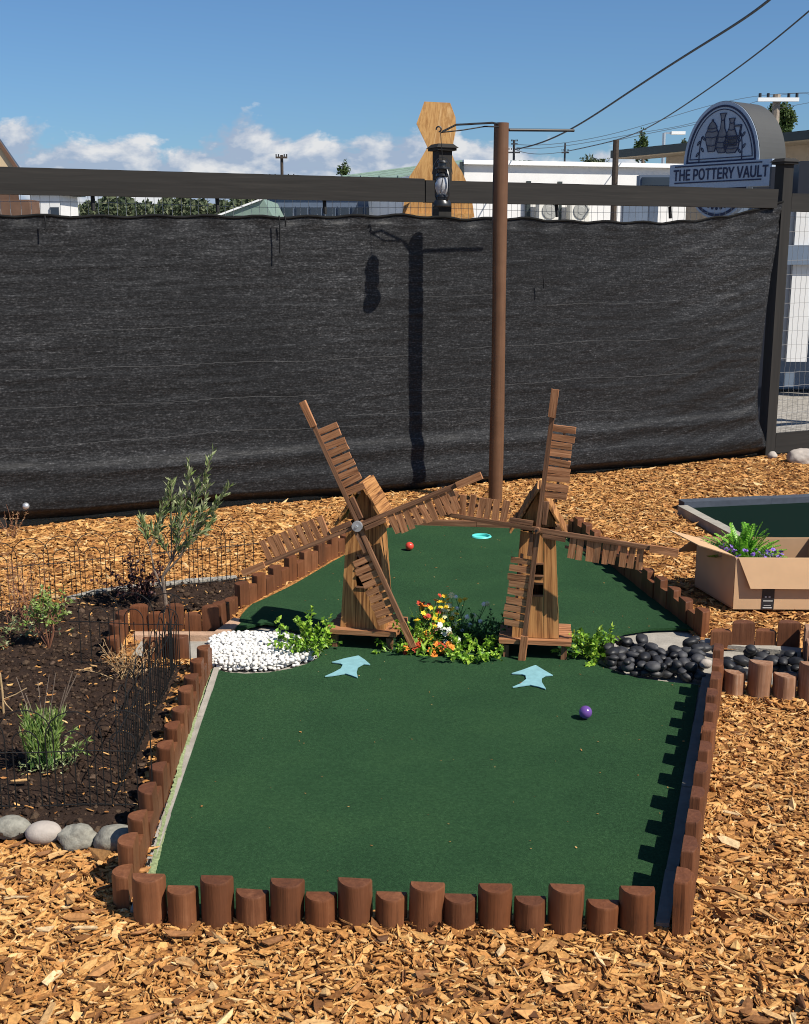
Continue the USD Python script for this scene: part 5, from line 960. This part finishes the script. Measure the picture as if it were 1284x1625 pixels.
obj('name_band', extr_face(band, -0.06, 0.030), 'sign_face', sign)
obj('round_plaque', extr_face(disc, -0.06, 0.012), 'sign_face', sign)
obj('plaque_ring', extr_face(disc.buffer(-0.02).difference(disc.buffer(-0.045)), 0.012, 0.017), 'sign_ink', sign)
i1, i2 = arch.buffer(-0.035), arch.buffer(-0.052); obj('border_line', extr_face(i1.difference(i2), 0.008, 0.013), 'sign_ink', sign)
obj('border_line', extr_face(arch.buffer(-0.068).difference(arch.buffer(-0.076)), 0.008, 0.012), 'sign_ink', sign)
for w_ in (wb - 0.012, wlow + 0.022): obj('band_line', extr_face(Polygon([(bl_ + 0.06, w_), (br_ - 0.10, w_), (br_ - 0.10, w_ + 0.012), (bl_ + 0.06, w_ + 0.012)]), 0.030, 0.034), 'sign_ink', sign)
def lettering(text, u0, u1, w0, h, off, mat, parent, name, bold=True):
    tm = meshkit.text_mesh(text, h, 0.004, bold); v = tm.vertices.copy(); k = (u1 - u0) / (v[:, 0].max() - v[:, 0].min()); V_ = np.array([signpt(u0 + (q[0] - v[:, 0].min()) * k, w0 + q[1], off + q[2]) for q in v]); return obj(name, (V_, tm.faces), mat, parent)
tu0, tw0 = face_px(1072, 288); tu1, tw1 = face_px(1222, 279); _, tt = face_px(1072, 270)
tw = (tw0 + tw1) / 2
lettering('THE POTTERY VAULT', tu0, tu1, tw, abs(tt - tw0) * 0.92, 0.0305, 'sign_ink', sign, 'lettering')
def pot(name, prof, u, w, k, lines=(), extra=None):
    """A vase in outline: half widths by height."""
    P_ = Polygon([(u - r_ * k, w + z_ * k) for r_, z_ in prof] + [(u + r_ * k, w + z_ * k) for r_, z_ in prof[::-1]]).buffer(0)
    if extra is not None: P_ = P_.union(affinity.translate(affinity.scale(extra, k, k, origin=(0, 0)), u, w))
    o = obj(name, extr_face(P_.difference(P_.buffer(-0.006)), 0.008, 0.016), 'sign_ink', sign); obj('glaze', extr_face(P_.buffer(-0.006), 0.008, 0.0135), 'sign_pot', o)
    for z_ in lines:
        r_ = np.interp(z_, [q[1] for q in prof], [q[0] for q in prof]); obj('stripe', extr_face(LineString([(u - r_ * k * 0.95, w + z_ * k), (u, w + z_ * k - 0.008), (u + r_ * k * 0.95, w + z_ * k)]).buffer(0.004), 0.0135, 0.0165), 'sign_ink', o)
k_ = hr * 0.53
fu = lambda x, y: face_px(x, y)
u_, w_ = fu(1130, 241); pot('jar_drawing', [(0.13, 0), (0.15, 0.08), (0.24, 0.35), (0.25, 0.55), (0.17, 0.70), (0.18, 0.74), (0.10, 0.86), (0.03, 0.92), (0.03, 0.98)], u_, w_, k_, (0.2, 0.45, 0.62, 0.72))
u_, w_ = fu(1146, 243); pot('bottle_drawing', [(0.12, 0), (0.20, 0.12), (0.25, 0.30), (0.20, 0.52), (0.09, 0.74), (0.06, 1.0), (0.10, 1.14), (0.13, 1.2)], u_, w_, k_, (0.18, 0.34, 0.5, 1.0))
u_, w_ = fu(1161, 232); pot('jug_drawing', [(0.22, 0), (0.22, 0.3), (0.10, 0.55), (0.08, 0.72), (0.12, 0.84)], u_, w_, k_, (0.3, 0.5, 0.7), extra=LineString([(0.1, 0.6), (0.34, 0.6), (0.3, 0.3), (0.2, 0.2)]).buffer(0.03))
u_, w_ = fu(1161, 243); pot('crock_drawing', [(0.16, 0), (0.27, 0.15), (0.29, 0.32), (0.22, 0.46), (0.24, 0.52)], u_, w_, k_, (0.15, 0.3, 0.44))
for (x, y, s) in ((1110, 258, -1), (1178, 252, 1)):
    u_, w_ = fu(x, y); st_ = LineString([(u_, w_), (u_ - 0.004 * s, w_ + 0.13), (u_ - 0.02 * s, w_ + 0.22)]).buffer(0.004)
    for (t_, q) in ((0.05, -1), (0.09, 1), (0.19, 1), (0.15, -1)):
        lf = affinity.rotate(affinity.scale(Point(0, 0).buffer(0.021), 0.5, 1.2), -35 * q * s); lf = affinity.translate(lf, u_ - 0.02 * s * t_ / 0.22 + 0.024 * q, w_ + t_ + 0.02); st_ = st_.union(lf.difference(lf.buffer(-0.006)))
    obj('leaf_spray_drawing', extr_face(st_, 0.008, 0.013), 'sign_ink', sign)
for k in range(9):
    a_ = PI + 0.75 + k * 0.2; cx_, cy_ = (u1 + u2) / 2 + rc * 0.72 * math.cos(a_), cw + rc + rc * 0.72 * math.sin(a_); obj('plaque_mark', extr_face(Point(cx_, cy_).buffer(0.014, 3), 0.012, 0.016), 'sign_ink', sign)
for w_ in (0.0, 0.10): obj('plaque_mark', extr_face(Polygon([((u1 + u2) / 2 - 0.14, cw + rc * 0.7 + w_), ((u1 + u2) / 2 + 0.14, cw + rc * 0.7 + w_), ((u1 + u2) / 2 + 0.14, cw + rc * 0.7 + w_ + 0.03), ((u1 + u2) / 2 - 0.14, cw + rc * 0.7 + w_ + 0.03)]), 0.012, 0.016), 'sign_ink', sign)
q0 = signpt(br_ - 0.1, 0, -0.1); obj('sign_post', MB().bar(signpt((br_ + bl_) / 2 + 0.3, wlow, -0.2), signpt((br_ + bl_) / 2 + 0.3, 0, -0.2) * [1, 1, 0], 0.12, 0.12, up=(0, 1, 0)), 'navy', sign)
p0, p1 = at(1013, 281, 14.5), at(1064, 290, 14.5)
T = thing('light_box', 'dark flat light box standing left of the round-topped sign', 'box', ((p0 + p1) / 2) * [1, 1, 0]); obj('frame', MB().box((p0 + p1) / 2 - [0, 0, 0.02], (p1[0] - p0[0], 0.2, 0.14)), 'slate_blue', T); obj('panel', MB().box((p0 + p1) / 2 - [0, 0.105, 0.02], (p1[0] - p0[0] - 0.05, 0.02, 0.09)), 'window_dark', T)
obj('stand', MB().box([(p0[0] + p1[0]) / 2, 14.5, p0[2] / 2 - 0.15], (0.1, 0.1, p0[2])), 'slate_blue', T)

# left side buildings
g0, g1, g2 = at(-70, 150, 19), at(33, 268, 19), at(-180, 268, 19)
T = thing('tan_house', 'tan gabled house end with brown trim at the left edge', 'house', (g0[0], 19, 0))
def prism(tri, depth, away=(0, 1, 0)):
    tri = np.asarray(tri); bk = tri + np.array(away) * depth; return MB().add(np.vstack([tri, bk]), [[0, 1, 2], [3, 5, 4], [0, 3, 4], [0, 4, 1], [1, 4, 5], [1, 5, 2], [2, 5, 3], [2, 3, 0]])
gp = np.array([at(-70, 130, 19), at(-220, 310, 19), at(37, 286, 19)]); gp[1][2] = gp[2][2]
AW = np.array([-0.40, 0.917, 0]); obj('gable', prism(gp[[0, 1, 2]], 8, AW), 'tan_wall', T); wl_ = gp[2]; wa, wb2 = gp[1] * [1, 1, 0] + [0.1, 0.05, -0.05], gp[2] * [1, 1, 0] + [-0.1, 0.05, -0.05]; up_ = np.array([0, 0, wl_[2] + 0.047]); obj('wall', MB().hexa([wa, wb2, wb2 + AW * 7.9, wa + AW * 7.9, wa + up_, wb2 + up_, wb2 + AW * 7.9 + up_, wa + AW * 7.9 + up_]), 'brown_trim', T)
obj('bargeboard', MB().bar(gp[0] + [0.02, -0.02, 0.02], gp[2] + [0.03, -0.02, 0.0], 0.05, 0.03, up=(0, 1, 0)), 'brown_trim', T)
rr_ = np.array([gp[0] + [0, 0.02, 0.01], gp[2] + [0.02, 0.02, 0.0], gp[2] + [0.02, 0.02, 0.0] + AW * 8.0, gp[0] + [0, 0.02, 0.01] + AW * 8.0]); obj('roof', MB().hexa([*rr_, *(rr_ + [0.03, 0, 0.05])]), 'slate_blue', T)
w0 = at(48, 318, 18); T2 = obj('porch', MB().box([w0[0] - 0.9, 18.2, 1.1], (1.8, 0.5, 2.2)), 'brown_trim', T)
p = at(76, 309, 55); T = thing('white_house', 'small far white house showing under the rail at the left', 'house', (p[0], 55, 0)); obj('wall', MB().box([p[0], 56, 1.9], (1.3, 3, 3.9)), 'white_paint', T); obj('roof', MB().hexa([[p[0] - 1.0, 54.3, 3.86], [p[0] + 1.0, 54.3, 3.86], [p[0] + 1.0, 57.7, 3.86], [p[0] - 1.0, 57.7, 3.86], [p[0] - 0.9, 55.8, 4.5], [p[0] + 0.9, 55.8, 4.5], [p[0] + 0.9, 56.2, 4.5], [p[0] - 0.9, 56.2, 4.5]]), 'eave_dark', T)
for dx in (-0.45, 0.4): obj('window', MB().box([p[0] + dx, 54.47, 3.0], (0.4, 0.08, 0.6)), 'window_dark', T)
# green roofed hall
Yg = 46; e0, e1, rdg = at(545, 281, Yg), at(760, 281, Yg), at(690, 255, Yg + 4)
T = thing('green_roof_hall', 'building with a long pale green metal roof behind the fence post', 'building', (e0[0] + 4, Yg, 0))
ry = Yg + 7; rz_ = at(690, 256, ry)[2]; xl_, xr_ = e0[0] - 0.4, at(1000, 281, Yg)[0]; ze = e0[2]
obj('roof', MB().hexa([[xl_, Yg, ze - 0.08], [xr_, Yg, ze - 0.08], [xr_, ry + 7, ze - 0.08], [xl_, ry + 7, ze - 0.08], [xl_, Yg, ze], [xr_, Yg, ze], [xr_, ry + 7, ze], [xl_, ry + 7, ze]]), 'green_roof', T)
obj('roof_slope', MB().hexa([[xl_, Yg, ze + 0.003], [xr_, Yg, ze + 0.003], [xr_, ry + 7, ze + 0.003], [xl_, ry + 7, ze + 0.003], [xl_ + 5, ry, rz_], [xr_ - 3, ry, rz_], [xr_ - 3, ry + 0.3, rz_], [xl_ + 5, ry + 0.3, rz_]]), 'green_roof', T)
for k in range(16): q_ = xl_ + (xr_ - xl_) * (k + 0.5) / 16; obj('roof_rib', MB().bar([q_, Yg - 0.02, ze + 0.03], [xl_ + 5 + (xr_ - xl_ - 8) * (k + 0.5) / 16, ry, rz_ + 0.03], 0.05, 0.05), 'green_roof', T)
obj('wall', MB().box([(xl_ + xr_) / 2, Yg + 7, ze / 2 - 0.06], (xr_ - xl_ - 0.8, 13, ze - 0.1)), 'white_paint', T)
Yd = 40; d0, d1 = at(424, 318, Yd), at(645, 320, Yd)
T = thing('window_block', 'dark blue-grey building with a long strip of windows under the rail', 'building', ((d0[0] + d1[0]) / 2, Yd, 0)); zt0 = 3.25; xw = d1[0] - d0[0]
obj('wall', MB().box([(d0[0] + d1[0]) / 2, Yd + 2.5, zt0 / 2], (xw, 5, zt0)), 'slate_blue', T); obj('roof', MB().box([(d0[0] + d1[0]) / 2, Yd + 2.5, zt0 + 0.08], (xw + 0.3, 5.3, 0.15)), 'blue_grey_siding', T)
for k in range(10): f_ = obj('window', MB().box([d0[0] + xw * (k + 0.5) / 10, Yd - 0.03, 2.55], (xw / 10 * 0.86, 0.08, 0.62)), 'slate_blue', T); obj('pane', MB().box([d0[0] + xw * (k + 0.5) / 10, Yd - 0.08, 2.55], (xw / 10 * 0.76, 0.02, 0.52)), 'window_dark', f_)
q_ = [at(346, 342, 36), at(432, 342, 36), at(418, 315, 36)]; T = thing('green_gable_shed', 'small pale green gabled roof showing under the rail', 'shed', (q_[0][0] + 0.8, 36, 0))
obj('roof', prism([q_[2], q_[0], q_[1]], 5), 'green_roof', T); obj('trim', MB().bar(q_[0] - [0, 0.05, 0], q_[2] - [0, 0.05, 0], 0.05, 0.08, up=(0, 1, 0)), 'white_roof_trim', T); obj('wall', MB().box([(q_[0][0] + q_[1][0]) / 2, 38.5, q_[0][2] / 2 - 0.03], (1.5, 4.6, q_[0][2] - 0.003)), 'white_paint', T)

# trees and hedges
def crown(c, r, n, size, seed, thin=0.0):
    g_ = np.random.default_rng(seed); mb = MB(); cs = [np.array(c) + g_.normal(0, 0.42, 3) * r for _ in range(9)]
    for k in range(n):
        cc = cs[int(g_.integers(0, len(cs)))]; u = unit(g_.normal(size=3)) * g_.random() ** 0.45 * np.asarray(r) * 0.52; mb.leaf(cc + u, unit(g_.normal(size=3)), size * g_.uniform(0.6, 1.3), size * 0.6, up=unit(g_.normal(size=3)))
    return mb
def tree(label, px, py_top, py_bot, half_w_px, Y, n, mat='leaf_tree', cat='tree', name='tree'):
    t_, b_ = at(px, py_top, Y), at(px, py_bot, Y); k = Y / FOC; r = np.array([half_w_px * k, half_w_px * k, (t_[2] - b_[2]) / 2]); c = (t_ + b_) / 2
    T = thing(name, label, cat, (c[0], Y, 0)); obj('trunk', MB().tube([[c[0], Y, -0.1], [c[0] + 0.05, Y, b_[2]], [c[0], Y, c[2]]], [0.22 * r[0] ** 0.5, 0.16 * r[0] ** 0.5, 0.05], 8), 'bark', T); obj('crown', crown(c, r, n, max(0.14, r[0] * 0.16), int(px)), mat, T)
tree('leafy green tree above the right roof beside the wooden utility pole', 1249, 166, 226, 22, 45, 2600)
tree('slim pointed poplar above the roof left of the sign', 1020, 200, 252, 8, 60, 900, 'leaf_tree')
tree('low bushy tree top over the white roof', 943, 246, 272, 20, 60, 900, 'leaf_far')
tree('small dark conifer tip left of the green roof', 546, 254, 282, 7, 70, 500, 'leaf_tree')
tree('tiny tree top over the eave left of the sign', 1088, 222, 246, 6, 60, 300, 'leaf_far')
hb = MB(); g_ = np.random.default_rng(4)
for k in range(14000):
    x_ = g_.uniform(60, 470); y_ = g_.uniform(320 + 6 * math.sin(x_ * 0.06) + 4 * math.sin(x_ * 0.21), 352); Y_ = g_.uniform(66, 78); p = at(x_, max(y_, 313), Y_); hb.leaf(p, unit(g_.normal(size=3)), 0.34 * g_.uniform(0.5, 1.2), 0.22, up=unit(g_.normal(size=3)))
tag(obj('far_hedge', hb, 'leaf_far'), 'far mass of green trees and hedges under the rail at left', 'hedge', kind='stuff')
bk = at(300, 330, 80); struct('hills', MB().hexa([[-45, 80, -0.05], [-9, 80, -0.05], [-9, 120, -0.05], [-45, 120, -0.05], [-44, 84, 3.6], [-10, 84, 3.6], [-10, 118, 4.2], [-44, 118, 4.2]]), 'grass_far')

# utility poles and wires
def upole(label, px, ytop, Y, w, arm=None, mat='pole_dark'):
    t_ = at(px, ytop, Y); T = thing('utility_pole', label, 'utility pole', (t_[0], Y, 0)); obj('pole', MB().tube([[t_[0], Y, -0.1], t_], [w * 1.15, w], 8), mat, T, smooth=40)
    for (dy, half, m_) in (arm or []):
        z_ = t_[2] - dy; obj('crossarm', MB().box([t_[0], Y - w - 0.06, z_], (half * 2, min(0.1, w), min(0.12, w * 1.2))), m_, T)
        for s in (-0.9, -0.5, 0.5, 0.9): obj('insulator', MB().tube([[t_[0] + half * s, Y - w - 0.06, z_ + 0.06], [t_[0] + half * s, Y - w - 0.06, z_ + 0.06 + min(0.14, w * 1.5)]], min(0.05, w * 0.45), 6), 'cable', T)
    return T, t_
upole('grey wooden utility pole with pale crossarm above the right roof', 1233, 150, 42, 0.13, [(0.18, 0.68, 'white_roof_trim')], 'pole_grey')
upole('short dark utility pole with crossarm over the rail at left', 447, 246, 75, 0.09, [(0.15, 0.35, 'pole_dark'), (1.3, 0.8, 'pole_dark')])
upole('stubby dark pole standing before the brown house eave', 978, 222, 29, 0.07, [], 'pole_dark')
upole('thin grey pole with insulators above the white roof', 897, 227, 40, 0.03, [(0.3, 0.12, 'cable')], 'cable')
T, tj = upole('service mast with insulators on the white roof beside the timber pole', 816, 222, 30.5, 0.028, [(0.1, 0.08, 'cable'), (0.3, 0.14, 'cable')], 'cable')
def wire(label, pts, r, Ys):
    P_ = np.array([at(x, y, Y_) for (x, y), Y_ in zip(pts, Ys)]); t_ = np.linspace(0, 1, len(P_)); tt_ = np.linspace(0, 1, 40)
    from scipy.interpolate import CubicSpline
    Q = CubicSpline(t_, P_)(tt_); tag(obj('overhead_wire', MB().tube(Q, r * 0.62, 6), 'cable', smooth=True), label, 'wire', 'overhead wires')
wire('thick twisted overhead cable rising steeply to the top right', [(817, 237), (900, 208), (985, 155), (1080, 93), (1160, 43), (1228, -6)], 0.028, [30.4, 27, 23.5, 20, 17.5, 15.5])
wire('overhead cable rising to the top right corner over the sign', [(900, 240), (978, 222), (1040, 196), (1120, 144), (1200, 86), (1295, 8)], 0.022, [40, 35, 30, 26, 23, 20])
wire('thin wire level with the side bar, uppermost behind the sign', [(820, 229), (900, 226), (1000, 205), (1110, 172), (1205, 152), (1300, 147)], 0.012, [30.5, 34, 38, 40, 42, 43])
wire('thin wire running from the mast to the right, second from the top', [(820, 234), (920, 228), (1020, 210), (1110, 192), (1210, 158), (1300, 153)], 0.012, [30.5, 34, 38, 40, 42, 43])
wire('lowest thin wire from the mast behind the round-topped sign', [(820, 238), (900, 240), (1000, 218), (1100, 198), (1160, 186), (1300, 160)], 0.013, [30.5, 34, 38, 40, 41, 43])
p0 = at(1064, 211, 50); T = thing('street_lamp', 'distant street lamp head between the wires left of the sign', 'street lamp', p0 * [1, 1, 0]); obj('lamp_head', MB().box(at(1076, 211, 50), (0.55, 0.25, 0.12)), 'white_roof_trim', T); obj('arm', MB().bar(at(1055, 211, 50), at(1073, 211, 50), 0.06, 0.06), 'galvanised', T); obj('pole', MB().tube([at(1054, 211, 50), at(1054, 211, 50) * [1, 1, 0]], 0.07, 6), 'galvanised', T)
